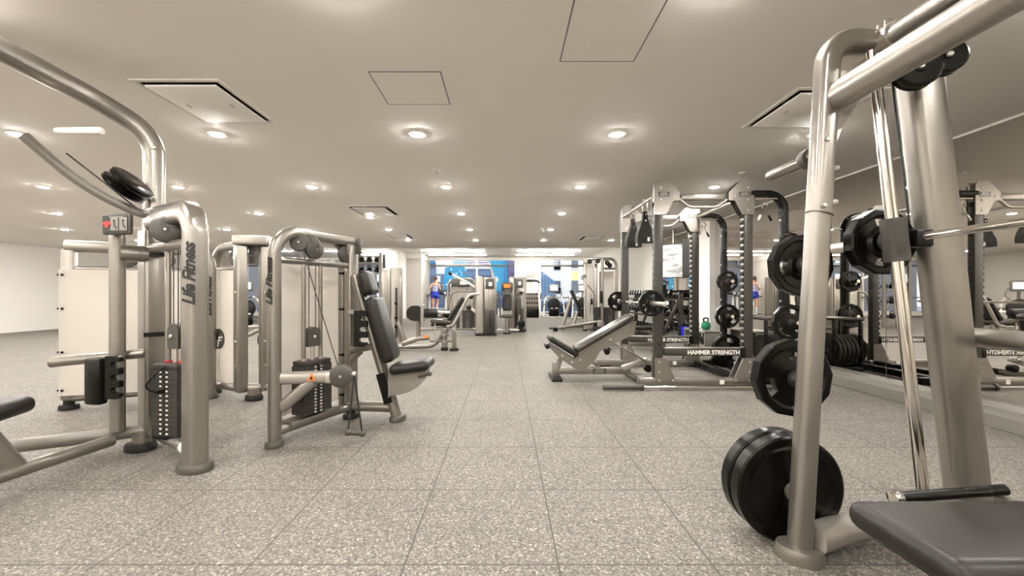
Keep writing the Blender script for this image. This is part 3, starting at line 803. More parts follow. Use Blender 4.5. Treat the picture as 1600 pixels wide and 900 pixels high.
foot_pad(MB(), LA(-2.545, 2.79, 0), .105, .08, .3, .045).build('foot', 'matt_rubber', t)
R2 = LA(.97, -.22, 0) - LA(0, 0, 0); srz = atan2(R2.y, R2.x)
st, P = weight_stack(t, LA(-2.225, 2.70, 0), .215, .155, .15, .585, srz, 14)
MB().box(LA(-2.225, 2.70, .135), (.22, .15, .03), srz, .006).build('stack_tray', 'black', t)
for q in (-.06, .06):
    a = P(q, .0, .15); MB().cyl(a, (a.x, a.y, H - .26), .014, n=14).build('guide_rod', 'rod', t)
    a = P(q, 0, .62); MB().cyl(a, a + V((0, 0, .012)), .027, n=16).build('rod_bumper', 'red', t)
a = P(0, 0, .61); MB().cyl(a, a + V((0, 0, .13)), .018, n=14).build('lift_stem', 'steel', t)
c = P(-.0, -.0, .80)
MB().prism([(-.045, -.085), (.045, -.085), (.045, .045), (.028, .075), (0, .085), (-.028, .075), (-.045, .045)], c, R2, (0, 0, 1), .045).build('stack_pulley_housing', 'grey_plastic', t)
MB().bolt(P(-.01, -.026, .80), P(0, -1, 0) - P(0, 0, 0), .014).build('pulley_bolt', 'steel', t)
cb = MB()
for q in (-.02, .02): e = P(q, 0, .86); cb.cyl(e, (e.x, e.y, 1.45), .0035, n=6)
cb.build('cable', 'ink', t)
fc = LA(.45, -.89, 0) - LA(0, 0, 0)
pulley(t, LA(-2.205, 2.60, 1.50), fc, .085, .045)
pulley(t, LA(-2.15, 2.66, 1.50), fc, .085, .045, 'grey_plastic', LA(-2.15, 2.64, 1.60))
MB().prism([(-.07, .10), (-.05, .02), (.0, -.08), (.06, -.08), (.085, .02), (.085, .10)], LA(-2.10, 2.68, 1.52), LA(.45 * 2, .0, 0) - LA(0, .55, 0), (0, 0, 1), .03).build('pulley_guard', 'mid_grey', t)
# mast that rises and bends over the seat
MB().tube(fillet([LA(-2.53, 2.88, .2), LA(-2.53, 2.88, 2.22), LA(-2.66, 2.66, 2.34), LA(-2.72, 1.75, 2.42)], [.14, .2], 10), .062, .05, 20, (1, 0, 0), 3).build('mast', 'silver', t)
bl = MB()
for z in (1.75, 2.12): bl.bolt(LA(-2.492, 2.83, z), LA(.5, -.86, 0) - LA(0, 0, 0), .014)
bl.build('mast_bolt', 'steel', t)
MB().cyl(LA(-2.47, 2.45, 2.08), LA(-2.75, 2.45, 2.08), .022, bev=.005).build('mast_peg', 'white', t)
# curved lever with its double cam wheel
MB().tube(fillet([LA(-2.95, 2.45, 2.05), LA(-2.76, 2.62, 1.78), LA(-2.52, 2.78, 1.63), LA(-2.36, 2.72, 1.625)], .2, 8), .04, .03, 14).build('lever_arm', 'mid_grey', t)
for k, (dx, dz) in enumerate(((0, 0), (.055, .03))):
    MB().lathe([(.001, -.016), (.118, -.016), (.128, -.009), (.118, 0), (.128, .009), (.118, .016), (.001, .016)], LA(-2.535 + dx, 2.66, 1.79 + dz), LA(.72, .10, .69) - LA(0, 0, 0), 32).build('cam_wheel', 'black', t)
MB().tube([LA(-2.80, 2.55, 1.98), LA(-2.62, 2.63, 1.80), LA(-2.40, 2.66, 1.61)], .005, n=8).build('lever_cable', 'ink', t)
# placard, left round column, adjuster, arm
px = LA(1, -.12, 0) - LA(0, 0, 0)
placard(t, LA(-2.52, 2.60, 1.535), px, (0, 0, 1), .205, .135)
MB().cyl(LA(-2.62, 2.70, .16), LA(-2.62, 2.70, 1.56), .043, n=20).build('round_column', 'silver', t)
MB().cyl(LA(-2.60, 2.70, 1.36), LA(-2.50, 2.80, 1.36), .055, n=18).build('column_link', 'silver', t)
MB().tube([LA(-2.98, 2.62, .635), LA(-2.52, 2.80, .67)], .034, n=14).build('press_arm', 'silver', t)
notch_plate(t, LA(-2.475, 2.53, .555), px, (0, 0, 1), .27, .10)
MB().box(LA(-2.60, 2.54, .53), (.12, .06, .3), atan2(px.y, px.x), .02).build('adjuster_block', 'black', t)
# seat outside the photo's edge
MB().box(LA(-2.75, 2.02, .47), (.40, .36, .09), R=axes(LA(.3, -.95, 0) - LA(0, 0, 0), LA(.95, .3, 0) - LA(0, 0, 0), (0, 0, 1)), bev=.04, seg=5).build('seat_pad', 'vinyl', t)
MB().tube([LA(-2.70, 2.2, .12), LA(-2.74, 2.05, .43)], .04, .05, 14, (0, 0, 1), 3).build('seat_post', 'silver', t)
MB().tube([LA(-2.62, 2.66, .11), LA(-2.72, 1.95, .11)], .038, n=14).build('base_tube', 'silver', t)
foot_pad(MB(), LA(-2.72, 1.93, 0), .09, .065).cyl(LA(-2.72, 1.93, .04), LA(-2.72, 1.93, .1), .035).build('foot', 'matt_rubber', t)

# ---------------- twin column tower behind (with the badge)
p0, d = V((-2.66, 4.12, 0)), V((-.80, .60, 0)); rz = atan2(d.y, d.x)
t = thing('cable_tower_machine', 'silver twin column tower with cream shroud and oval badge behind the chest press', 'gym machine', p0, rz)
LC = loc_fn(t)
MB().tube(fillet([LC(-3.20, 4.42, .08), LC(-3.20, 4.42, 1.58), LC(-2.70, 4.16, 1.60)], .17, 10), .045, .045, 18, (0, 1, 0), 2.6).build('front_post', 'silver', t)
MB().box(LC(-2.715, 4.10, .83), (.13, .10, 1.5), bev=.018, seg=3).build('upright', 'silver', t)
MB().box(LC(-2.51, 4.16, .83), (.09, .085, 1.5), bev=.018, seg=3).build('upright', 'silver', t)
MB().box(LC(-2.61, 4.13, 1.635), (.34, .15, .10), R=axes(LC(.96, .2, 0) - LC(0, 0, 0), LC(-.2, .96, 0) - LC(0, 0, 0), (0, 0, 1)), bev=.02, seg=3).build('top_cap', 'silver_light', t)
MB().box(LC(-2.60, 4.24, 1.55), (.2, .06, .12), R=axes(LC(.96, .2, 0) - LC(0, 0, 0), LC(-.2, .96, 0) - LC(0, 0, 0), (0, 0, 1))).build('cap_lining', 'mid_grey', t)
MB().tube(fillet([LC(-3.30, 4.40, .12), LC(-2.78, 4.12, .12), LC(-2.46, 4.15, .12), LC(-2.1, 4.5, .12)], .1, 8), .042, n=16).build('base_tube', 'silver', t)
MB().cyl(LC(-2.585, 4.12, .03), LC(-2.585, 4.12, .12), .065).build('foot_stem', 'silver', t)
foot_pad(MB(), LC(-2.585, 4.11, 0), .105, .075, 0, .05).build('foot', 'matt_rubber', t)
foot_pad(MB(), LC(-3.22, 4.40, 0), .11, .08, 0, .05).box(LC(-3.22, 4.40, .07), (.09, .07, .09)).build('foot', 'matt_rubber', t)
MB().cyl(LC(-3.16, 4.36, 1.345), LC(-2.76, 4.14, 1.345), .028, n=14).build('crossbar', 'silver', t)
vs = []; fs = []; n = 12
for j in range(n + 1):
    f = j / n; b = .05 * sin(pi * f)
    x, y = -3.15 + f * .40, 4.335 - f * .19
    for z in (.16, 1.33):
        for q in (0, .01): vs.append(LC(x - (b + q) * .428, y - (b + q) * .904, z))
for j in range(n):
    a = j * 4; b2 = a + 4
    fs += [(a, b2, b2 + 2, a + 2), (a + 1, a + 3, b2 + 3, b2 + 1), (a, a + 1, b2 + 1, b2), (a + 2, b2 + 2, b2 + 3, a + 3)]
fs += [(0, 2, 3, 1), (n * 4, n * 4 + 1, n * 4 + 3, n * 4 + 2)]
sh = MB().add(vs, fs).build('shroud', 'frosted', t)
fn = (LC(-.428, -.904, 0) - LC(0, 0, 0)).normalized(); fx = V((0, 0, 1)).cross(fn) * 1
c = LC(-2.985, 4.257, .615) + fn * .064
fx = fx.normalized()
if (LC(1, 0, 0) - LC(0, 0, 0)).dot(fx) < 0: fx = -fx
k2 = 28; pol = [(.095 * cos(2 * pi * k / k2), .105 * sin(2 * pi * k / k2)) for k in range(k2)]
MB().prism(pol, c, fx, (0, 0, 1), .01).build('logo_badge', 'grey_plastic', sh, ang=30)
s = MB()
for poly in ([(-.018, .088), (-.034, .082), (-.070, -.018), (-.052, -.022)], [(-.068, -.018), (-.064, -.036), (-.008, -.036), (-.010, -.020)],
             [(.004, -.088), (-.014, -.082), (.016, .022), (.034, .022)], [(.016, .026), (.020, .008), (.078, .010), (.074, .026)], [(.014, -.008), (.012, -.022), (.058, -.020), (.062, -.006)]):
    s.prism(poly, c + fn * .007, fx, (0, 0, 1), .005)
s.build('emblem', 'shroud', sh, False)
bl = MB()
for f, z in ((.03, 1.28), (.97, 1.28), (.03, .78), (.97, .86), (.97, .45), (.97, .30), (.03, .22), (.95, .18)):
    bl.bolt(LC(-3.15 + f * .40, 4.335 - f * .19, z) + fn * .016, fn, .014, .012)
bl.build('shroud_bolt', 'steel', sh)
bl = MB()
for z in (.35, .6, 1.1): bl.bolt(LC(-2.735, 4.05, z), fn, .013, .01); bl.bolt(LC(-2.475, 4.115, z), LC(.3, -.95, 0) - LC(0, 0, 0), .013, .01)
bl.build('frame_bolt', 'steel', t)
pulley(t, LC(-2.90, 4.30, 1.47), fn, .09, .05)
MB().box(LC(-2.62, 4.6, .52), (.25, .06, .1), R=axes(LC(1, 0, 0) - LC(0, 0, 0), LC(0, 1, 0) - LC(0, 0, 0), (0, 0, 1))).build('rear_brace', 'mid_grey', t)
MB().box(LC(-2.62, 4.2, 1.44), (.12, .04, .08), R=axes(LC(1, 0, 0) - LC(0, 0, 0), LC(0, 1, 0) - LC(0, 0, 0), (0, 0, 1))).build('upper_brace', 'mid_grey', t)

# ---------------- machine behind the foreground one, only its cream shroud shows
p0, d = V((-4.15, 3.75, 0)), V((.93, .36, 0)); rz = atan2(d.y, d.x)
t = thing('shoulder_press_machine', 'cream shrouded machine standing behind the left foreground machine', 'gym machine', (-3.08, 4.16, 0), rz + pi)
lf_tower(t, 1.1, 1.58, .17, .5, 0, (.15, .52), shroud_y=.10, pulleys=(.35, .6))
vert_text(t, (.0, .048, 1.06), (.0, 1, 0), .1)
# ================================================================== middle distance
# ---------------- hip machine: twin tower and seat
t = thing('hip_abduction_machine', 'silver hip machine with twin tower, round knee pad and reclined black seat', 'gym machine', (-1.75, 7.8, 0))
l = loc_fn(t)
cx = [-2.345, -2.16]
MB().box(l(-2.345, 8.0, .86), (.215, .34, 1.48), bev=.06, seg=4).build('tower_cover', 'silver', t)
tb = MB().tube(fillet([(cx[1] + 1.75, .12, .12), (cx[1] + 1.75, .12, 1.60)], .01), .085, .12, 20, (1, 0, 0), 3).build('tower_column', 'silver_light', t)
MB().box(l(-2.16, 7.90, 1.40), (.15, .06, .36), bev=.05, seg=4).build('column_head', 'shroud', t)
MB().box(l(-2.13, 7.79, .72), (.035, .02, .98)).build('cable_slot', 'ink', t)
MB().box(l(-2.065, 7.86, .8), (.03, .08, 1.3), bev=.01).build('side_rail', 'silver', t)
for z in (.45, .62, .9): MB().cyl(l(-2.13, 7.76, z), l(-2.13, 7.80, z), .03, n=12).build('slot_pulley', 'black', t)
MB().tube(fillet([l(-2.36, 7.85, .07), l(-2.1, 7.75, .07), l(-1.75, 7.75, .06), l(-1.38, 7.78, .08), l(-1.16, 7.78, .42)], .12, 6), .055, .04, 14).build('base_tube', 'silver', t)
foot_pad(MB(), l(-2.25, 7.80, 0), .17, .13, 0, .06).build('foot', 'mid_grey', t)
MB().tube([l(-2.12, 7.80, .55), l(-1.93, 7.80, .10)], .03, .045, 12).build('tower_brace', 'silver', t)
MB().cyl(l(-1.66, 7.60, .26), l(-1.66, 7.60, .60), .045, n=16).build('knee_post', 'silver', t)
k = [(.14 * cos(a) * 1.05, .145 * sin(a)) for a in [pi / 2 + j * pi / 12 for j in range(13)]] + [(.11, -.145), (.13, -.12), (.13, .10), (.09, .14)]
MB().prism(k, l(-1.715, 7.55, .725), (1, 0, 0), (0, 0, 1), .12).build('knee_pad', 'vinyl', t)
MB().prism([(-.02, -.17), (.03, -.16), (.035, .15), (-.02, .17)], l(-1.57, 7.55, .73), (1, 0, 0), (0, 0, 1), .14).build('pad_backing', 'silver_light', t)
MB().cyl(l(-1.56, 7.62, .73), l(-1.30, 7.66, .72), .085, n=18, bev=.02).build('thigh_roll', 'vinyl', t)
MB().cyl(l(-1.22, 7.9, .70), l(-1.05, 7.9, .68), .08, n=18, bev=.02).build('thigh_roll', 'vinyl', t)
MB().cyl(l(-1.32, 7.75, .74), l(-1.10, 7.85, .72), .03).build('thigh_bar', 'shroud', t)
MB().tube([l(-1.95, 7.52, .14), l(-1.66, 7.55, .25), l(-1.45, 7.62, .26)], .035, .05, 12).build('foot_bar', 'silver', t)
MB().box(l(-1.50, 7.56, .28), (.07, .03, .05)).build('warning_sticker', 'orange', t, False)
MB().tube([l(-1.62, 7.62, .42), l(-1.12, 7.70, .43)], .022, .03, 12).build('link_bar', 'silver_light', t)
MB().box(l(-1.22, 7.75, .555), (.42, .34, .08), R=M4.Rotation(radians(4), 3, 'Y'), bev=.035, seg=4).build('seat_pad', 'vinyl_grey', t)
MB().box(l(-1.22, 7.75, .50), (.40, .30, .04)).build('seat_plate', 'black', t)
bx = V((.53, 0, .85)).normalized(); bn = V((-.85, 0, .53))
MB().box(l(-.95, 7.75, .80), (.52, .34, .085), R=axes(bx, (0, 1, 0), bn), bev=.04, seg=4).build('back_pad', 'vinyl', t)
MB().tube(fillet([l(-1.12, 7.60, .47), l(-1.0, 7.60, .49), l(-.72, 7.60, 1.03), l(-.66, 7.62, 1.08), l(-.50, 7.64, 1.09)], .06, 5), .028, n=12).build('back_frame', 'silver_light', t)
MB().box(l(-.985, 7.66, .28), (.085, .06, .46), bev=.012).build('rear_leg', 'silver', t)
MB().box(l(-.985, 7.66, .025), (.16, .12, .05), bev=.012).build('foot', 'matt_rubber', t)
MB().cyl(l(-1.18, 7.75, .06), l(-1.18, 7.75, .50), .055, n=16).build('pivot_column', 'silver', t)
for z in (.17, .30, .40): MB().cyl(l(-1.18, 7.75, z - .02), l(-1.18, 7.75, z + .02), .085, n=16).build('pivot_collar', 'silver_light', t)
MB().box(l(-1.18, 7.75, .03), (.13, .13, .06), bev=.01).build('foot', 'matt_rubber', t)
MB().tube([l(-1.45, 7.70, .18), l(-.99, 7.70, .18)], .022, n=10).build('lower_bar', 'mid_grey', t)
MB().cyl(l(-1.34, 7.6, .15), l(-1.34, 7.6, .56), .013, n=8).build('adjuster_rod', 'steel', t)

# ---------------- multi station: left stack tower, broad column
def slab_tower(name, label, loc, rz, w=.50, d=.42, h=1.55, cat='gym machine'):
    """freestanding tower: pale round-edged front edge, dark recessed face with a plaque and the stack behind a screen"""
    t = thing(name, label, cat, loc, rz)
    MB().box((-w * .30, 0, h / 2 + .02), (w * .36, d, h - .04), bev=.05, seg=4).build('front_column', 'silver_light', t)
    MB().box((w * .18, .02, h / 2 + .01), (w * .56, d * .8, h - .06), bev=.02).build('tower_cover', 'silver', t)
    MB().box((w * .17, -d * .40, h - .20), (w * .42, .03, .26), bev=.02).build('plaque', 'grey_plastic', t)
    MB().box((w * .19, -d * .42, h - .20), (w * .16, .02, .10)).build('plaque_label', 'shroud', t, False)
    MB().box((w * .17, -d * .39, .36), (w * .46, .03, .62), bev=.015).build('stack_screen', 'stack', t)
    MB().box((w * .20, -d * .42, .44), (w * .12, .03, .46), bev=.015).build('selector_slot', 'ink', t)
    MB().cyl((w * .12, -d * .42, .65), (w * .12, -d * .42, h - .36), .012, n=8).build('guide_rod', 'chrome', t)
    MB().box((w * .46, 0, h / 2), (w * .08, d * .5, h - .1), bev=.012).build('rear_edge', 'silver_light', t)
    MB().box((0, 0, .02), (w * .96, d * .95, .04), bev=.01).build('foot', 'matt_rubber', t)
    return t
tw = slab_tower('stack_tower', 'broad silver weight stack tower standing in the middle of the gym', (-.53, 10.6, 0), radians(8), .56, .44, 1.55)
l = loc_fn(tw)
MB().box((.03, -.12, 1.565), (.42, .2, .03), bev=.01).build('top_trim', 'orange', tw) if False else None
t2 = slab_tower('stack_tower', 'narrower silver weight stack tower left of the stair climber', (.36, 11.8, 0), radians(-12), .48, .46, 1.60)

t = thing('leg_curl_machine', 'silver machine with slanted lever bar and dark twin stack behind the hip machine', 'gym machine', (-1.2, 11.3, 0))
l = loc_fn(t)
MB().tube(fillet([l(-1.62, 11.3, .05), l(-1.62, 11.3, 1.42), l(-1.40, 11.3, 1.52), l(-.9, 11.3, 1.52), l(-.86, 11.3, .05)], [.1, .1, .12], 6), .04, .05, 14, (0, 1, 0)).build('frame', 'silver', t)
MB().box(l(-1.25, 11.2, 1.40), (.55, .06, .22), bev=.05).build('head_cover', 'grey_plastic', t)
MB().box(l(-1.17, 11.16, 1.40), (.2, .02, .1)).build('head_label', 'shroud', t, False)
MB().box(l(-1.25, 11.4, .84), (.66, .03, 1.0)).build('shroud', 'frosted', t)
for dx in (-.19, .19): weight_stack(t, l(-1.25 + dx, 11.22, 0), .3, .14, .14, .60, 0, 10)
for dx in (-.25, -.12, .12, .25): MB().cyl(l(-1.25 + dx, 11.25, .6), l(-1.25 + dx, 11.25, 1.35), .012, n=8).build('guide_rod', 'chrome', t)
MB().tube([l(-1.7, 11.2, .12), l(-.8, 11.2, .12)], .05, .035, 12).build('base_tube', 'silver_light', t)
MB().tube([l(-1.46, 10.6, 1.63), l(-1.0, 10.85, 1.38), l(-.74, 10.98, 1.19)], .032, n=14).build('lever_bar', 'shroud', t)
MB().cyl(l(-1.50, 10.58, 1.655), l(-1.43, 10.615, 1.61), .038, n=12).build('lever_tip', 'black', t)
MB().tube(fillet([l(-1.55, 10.9, .75), l(-1.50, 10.9, 1.08), l(-1.35, 10.9, 1.16), l(-.8, 10.9, 1.16)], .1, 5), .028, n=12).build('roller_frame', 'silver', t)
for x, z in ((-1.12, .90), (-.95, 1.02), (-1.0, .72)): MB().cyl(l(x, 10.85, z), l(x, 11.05, z), .07, n=16, bev=.015).build('roller_pad', 'vinyl', t)
MB().tube([l(-1.05, 10.9, .78), l(-.72, 10.95, .52)], .04, n=12).build('lever_arm', 'shroud', t)

t = thing('leg_press_machine', 'narrow silver seated machine facing the camera between the two stack towers', 'gym machine', (.02, 11.2, 0))
l = loc_fn(t)
MB().box((0.02, .1, .83), (.24, .09, .42), R=M4.Rotation(radians(-12), 3, 'X'), bev=.04, seg=4).build('back_pad', 'vinyl', t)
MB().box((.02, .17, 1.14), (.20, .07, .22), R=M4.Rotation(radians(-12), 3, 'X'), bev=.03, seg=4).build('headrest_pad', 'vinyl_grey', t)
MB().box((.02, .22, 1.30), (.34, .12, .26), bev=.05).build('head_cover', 'grey_plastic', t)
MB().box((.02, .155, 1.32), (.18, .02, .1)).build('head_label', 'orange', t, False)
MB().box((.02, -.12, .48), (.30, .36, .08), bev=.035, seg=4).build('seat_pad', 'vinyl_grey', t)
MB().prism([(-.14, 0), (.14, 0), (.09, .36), (-.09, .36)], (.02, .1, .5), (1, 0, 0), (0, 0, 1), .05).build('seat_back_frame', 'silver_light', t)
MB().tube([(.02, -.25, .04), (.02, -.22, .46)], .06, .05, 14).build('seat_post', 'silver', t)
for s in (-1, 1):
    MB().tube(fillet([(.02 + s * .05, .2, .10), (.02 + s * .3, .1, .10), (.02 + s * .36, .1, .5)], .08, 5), .03, n=12).build('side_frame', 'silver_light', t)
    MB().tube(fillet([(.02 + s * .18, .25, .4), (.02 + s * .24, .2, 1.1), (.02 + s * .40, .1, 1.12)], .08, 5), .025, n=12).build('arm', 'silver', t)
    MB().cyl((.02 + s * .40, .16, 1.12), (.02 + s * .40, 0, 1.12), .05, n=14, bev=.01).build('roller_pad', 'vinyl', t)
    MB().cyl((.02 + s * .40, .12, .26), (.02 + s * .40, .0, .26), .11, n=18, bev=.02).build('counterweight', 'black', t)
    MB().box((.02 + s * .2, -.05, .09), (.28, .09, .05), bev=.015).build('foot_rail', 'shroud', t)
    MB().box((.02 + s * .33, .3, .72), (.12, .08, .5), bev=.03).build('side_cover', 'grey_plastic', t)
MB().box((.02, -.28, .02), (.22, .14, .04), bev=.01).build('foot', 'matt_rubber', t)

# ---------------- cable machine before the white wall
t = thing('cable_machine', 'tall cable machine with bent top frame and dark stack before the white wall', 'gym machine', (2.8, 11.9, 0))
l = loc_fn(t)
MB().cyl(l(2.34, 11.8, .05), l(2.34, 11.8, 2.12), .035, n=14).build('cable_post', 'steel', t)
MB().box(l(2.52, 12.0, 1.0), (.22, .10, 1.9), bev=.02).build('shroud', 'frosted', t)
MB().box(l(2.70, 12.0, 1.0), (.09, .12, 2.0), bev=.015).build('upright', 'silver_light', t)
MB().cyl(l(2.83, 11.7, .05), l(2.83, 11.7, 2.15), .042, n=14).build('front_post', 'silver', t)
MB().tube(fillet([l(2.42, 11.75, 2.13), l(3.18, 11.8, 2.13), l(3.27, 11.8, 1.95), l(3.27, 11.8, .06)], .16, 8), .042, n=14).build('bent_frame', 'silver', t)
MB().cyl(l(2.80, 11.75, 1.84), l(3.27, 11.8, 1.84), .03, n=12).build('crossbar', 'silver', t)
MB().tube(fillet([l(2.95, 11.9, 2.1), l(3.08, 11.9, 2.0), l(3.1, 11.9, 1.84)], .08, 5), .025, n=10).build('inner_arc', 'silver', t)
for x, z in ((2.46, 2.05), (2.70, 2.06), (2.98, 2.0), (3.05, 1.93)): pulley(t, l(x, 11.72, z), (0, 1, 0), .07, .04, 'black')
MB().box(l(2.42, 11.75, 2.06), (.22, .08, .16), bev=.02).build('pulley_block', 'silver_light', t)
MB().box(l(3.05, 12.1, 1.18), (.44, .03, 1.18)).build('shroud', 'frosted', t)
for k in range(2): weight_stack(t, l(2.78 + .32 * k, 11.95, 0), .29, .16, .12, .66, 0, 12)
MB().box(l(2.95, 11.95, .07), (.72, .3, .06), bev=.01).build('base_plate', 'stack', t)
MB().box(l(2.78, 11.64, 1.0), (.06, .07, .36), bev=.01).build('slide_carriage', 'black', t)
MB().tube(fillet([l(2.36, 11.76, 1.62), l(2.24, 11.7, 1.62), l(2.24, 11.7, 1.50)], .05, 4), .035, n=10).build('pulley_arm', 'silver', t)
MB().tube([l(2.40, 11.72, 1.36), l(2.58, 11.7, 1.12)], .022, n=10).build('swivel_arm', 'silver', t)
for x in (2.50, 2.58): MB().tube([l(x, 11.72, 1.1), l(x - .02, 11.7, .5)], .008, n=6).build('rope_strand', 'ink', t)
MB().cyl(l(2.52, 11.7, .95), l(2.52, 11.7, .78), .03, n=10).build('rope_grip', 'black', t)
MB().tube([l(1.42, 11.72, .075), l(2.85, 11.8, .30)], .06, .05, 14).build('base_lever', 'silver', t)
MB().box(l(1.46, 11.72, .06), (.14, .12, .12), bev=.02).build('lever_end_cap', 'black', t)
MB().cyl(l(1.28, 11.72, .09), l(1.40, 11.72, .09), .02, n=8).build('lever_pin', 'black', t)
MB().box(l(2.78, 11.72, .22), (.2, .12, .2), bev=.02).build('lever_pivot', 'silver_light', t)
MB().box(l(2.75, 11.68, .03), (.3, .16, .06), bev=.02).build('foot', 'matt_rubber', t)
foot_pad(MB(), l(3.27, 11.8, 0), .09, .09, 0, .05).build('foot', 'matt_rubber', t)
foot_pad(MB(), l(2.34, 11.8, 0), .06, .06, 0, .05).build('foot', 'matt_rubber', t)
# bench before it
t = thing('upright_bench', 'upright black padded bench in front of the tall cable machine', 'bench', (2.3, 12.6, 0))
l = loc_fn(t)
bx = V((-.42, 0, .9)).normalized(); bn = V((.9, 0, .42)).normalized()
MB().box(l(2.23, 12.5, .80), (.92, .28, .075), R=axes(bx, (0, 1, 0), bn), bev=.035, seg=4).build('back_pad', 'vinyl', t)
MB().box(l(2.62, 12.5, .42), (.46, .28, .08), R=axes((.96, 0, .24), (0, 1, 0), (-.24, 0, .96)), bev=.035, seg=4).build('seat_pad', 'vinyl_grey', t)
MB().tube([l(2.05, 12.5, 1.0), l(1.78, 12.5, .10)], .04, .06, 12).build('rear_strut', 'silver_light', t)
MB().tube([l(2.25, 12.5, .55), l(2.12, 12.5, .10)], .03, .05, 12).build('front_strut', 'silver_light', t)
MB().box(l(2.15, 12.5, .07), (.95, .10, .08), bev=.01).build('base_beam', 'silver', t)
MB().tube([l(2.6, 12.5, .40), l(2.62, 12.5, .08)], .035, .05, 12).build('seat_post', 'silver', t)
MB().box(l(1.74, 12.5, .03), (.10, .46, .06), bev=.01).build('foot', 'matt_rubber', t)
MB().box(l(2.62, 12.5, .03), (.10, .36, .06), bev=.01).build('foot', 'matt_rubber', t)

# ================================================================== cardio by the windows
def treadmill(loc, label):
    t = thing('treadmill', label, 'treadmill', loc, 0, 'treadmills by the window')
    MB().box((0, 0, .10), (.82, 1.9, .16), bev=.03).build('deck', 'silver', t)
    MB().box((0, -.05, .185), (.54, 1.72, .02), bev=.004).build('belt', 'matt_rubber', t)
    for s in (-1, 1):
        MB().box((s * .35, -.05, .20), (.11, 1.75, .035), bev=.01).build('side_rail', 'white', t)
        MB().tube(fillet([(s * .40, .45, .18), (s * .40, .50, 1.0), (s * .38, .30, 1.16)], .12, 6), .035, .05, 12).build('upright', 'white', t)
        MB().tube(fillet([(s * .40, .48, 1.02), (s * .40, .10, 1.02), (s * .40, -.10, .98)], .05, 4), .03, n=10).build('handrail', 'black', t)
    MB().box((0, .72, .24), (.80, .46, .20), bev=.07).build('motor_hood', 'grey_plastic', t)
    MB().box((0, .42, 1.12), (.86, .16, .10), bev=.03).build('console_shelf', 'black', t)
    c = MB().box((0, .48, 1.36), (.62, .06, .40), R=M4.Rotation(radians(-12), 3, 'X'), bev=.03).build('console', 'grey_plastic', t)
    MB().box((0, .445, 1.37), (.46, .01, .27), R=M4.Rotation(radians(-12), 3, 'X')).build('console_screen', 'dark_glass', c, False)
    return t
tr = treadmill((-3.30, 18.95, 0), 'treadmill under the running woman by the mural window')
copy_thing(tr, (-2.28, 18.95, 0), 0, 'empty treadmill to the right of the running woman', 'treadmills by the window')
copy_thing(tr, (-1.26, 18.95, 0), 0, 'empty treadmill behind the twin stack machine by the window', 'treadmills by the window')

def elliptical(loc, rz, label):
    t = thing('elliptical_trainer', label, 'elliptical trainer', loc, rz, 'elliptical trainers')
    MB().lathe([(.001, -.12), (.22, -.12), (.29, -.08), (.31, 0), (.29, .08), (.22, .12), (.001, .12)], (0, 0, .62), (0, 1, 0), 26).build('flywheel_housing', 'vinyl', t)
    MB().box((0, 0, .28), (.46, .3, .44), bev=.06).build('drive_cover', 'black', t)
    for s in (-1, 1):
        MB().box((s * .11, -.165, .44), (.12, .03, .045), bev=.01).build('marker_light', 'white', t)
        MB().tube(fillet([(s * .50, -.2, .04), (s * .42, 0, .85), (s * .22, .1, 1.0)], .15, 6), .035, .045, 12).build('side_leg', 'white', t)
        MB().tube(fillet([(s * .20, 0, .9), (s * .38, -.08, 1.05), (s * .30, -.14, 1.30)], .1, 6), .02, n=10).build('handlebar', 'silver_light', t)
        MB().box((s * .34, -.3, .22), (.14, .5, .05), bev=.015).build('pedal', 'grey_plastic', t)
        MB().cyl((s * .44, -.1, .56), (s * .44, .1, .56), .09, n=16, bev=.01).build('crank_disc', 'grey_plastic', t)
    MB().tube([(0, .05, .8), (0, .02, 1.20)], .04, n=12).build('mast', 'silver', t)
    c = MB().box((0, -.02, 1.36), (.46, .07, .36), bev=.05, seg=4).build('console', 'mid_grey', t)
    MB().box((0, -.06, 1.37), (.34, .012, .22)).build('console_screen', 'screen_blue', c, False)
    MB().box((0, -.1, .03), (1.06, .08, .06), bev=.015).build('stabiliser', 'white', t)
    MB().box((0, .35, .03), (.7, .08, .06), bev=.015).build('stabiliser', 'white', t)
    return t
el = elliptical((2.24, 18.6, 0), 0, 'elliptical trainer with glowing blue console before the right window')
copy_thing(el, (3.50, 18.2, 0), 0, 'elliptical trainer half hidden behind the upright bench', 'elliptical trainers')
copy_thing(el, (-8.6, 13.2, 0), .5, 'elliptical trainer seen through the twin column tower', 'elliptical trainers')

t = thing('stair_climber', 'tall stair climber with dark steps before the white pier', 'stair climber', (1.18, 18.9, 0))
MB().prism([(-.45, 0), (.45, 0), (.45, 1.18), (.30, 1.30), (.12, 1.30), (-.45, .30)], (-.40, 0, 0), (0, 1, 0), (0, 0, 1), .07).build('side_panel', 'white', t)
MB().prism([(-.45, 0), (.45, 0), (.45, 1.18), (.30, 1.30), (.12, 1.30), (-.45, .30)], (.40, 0, 0), (0, 1, 0), (0, 0, 1), .07).build('side_panel', 'cream', t)
MB().box((0, -.33, .20), (.74, .25, .40), bev=.03).build('base_cover', 'black', t)
for k in range(4):
    s = MB().box((0, -.30 + .16 * k, .47 + .21 * k), (.72, .22, .05), bev=.01).build('step', 'silver_light', t)
    MB().box((0, -.28 + .16 * k, .36 + .21 * k), (.70, .02, .16)).build('riser', 'silver_light', s)
    g = MB()
    for q in range(6): g.box((-.29 + q * .116, -.415 + .16 * k, .475 + .21 * k), (.075, .03, .075), bev=.006)
    g.build('step_tread', 'black', s)
MB().box((0, .15, 1.30), (.86, .3, .06), bev=.02).build('top_cover', 'cream', t)
MB().box((0, .20, 1.56), (.16, .08, .56), bev=.02).build('console_mast', 'white', t)
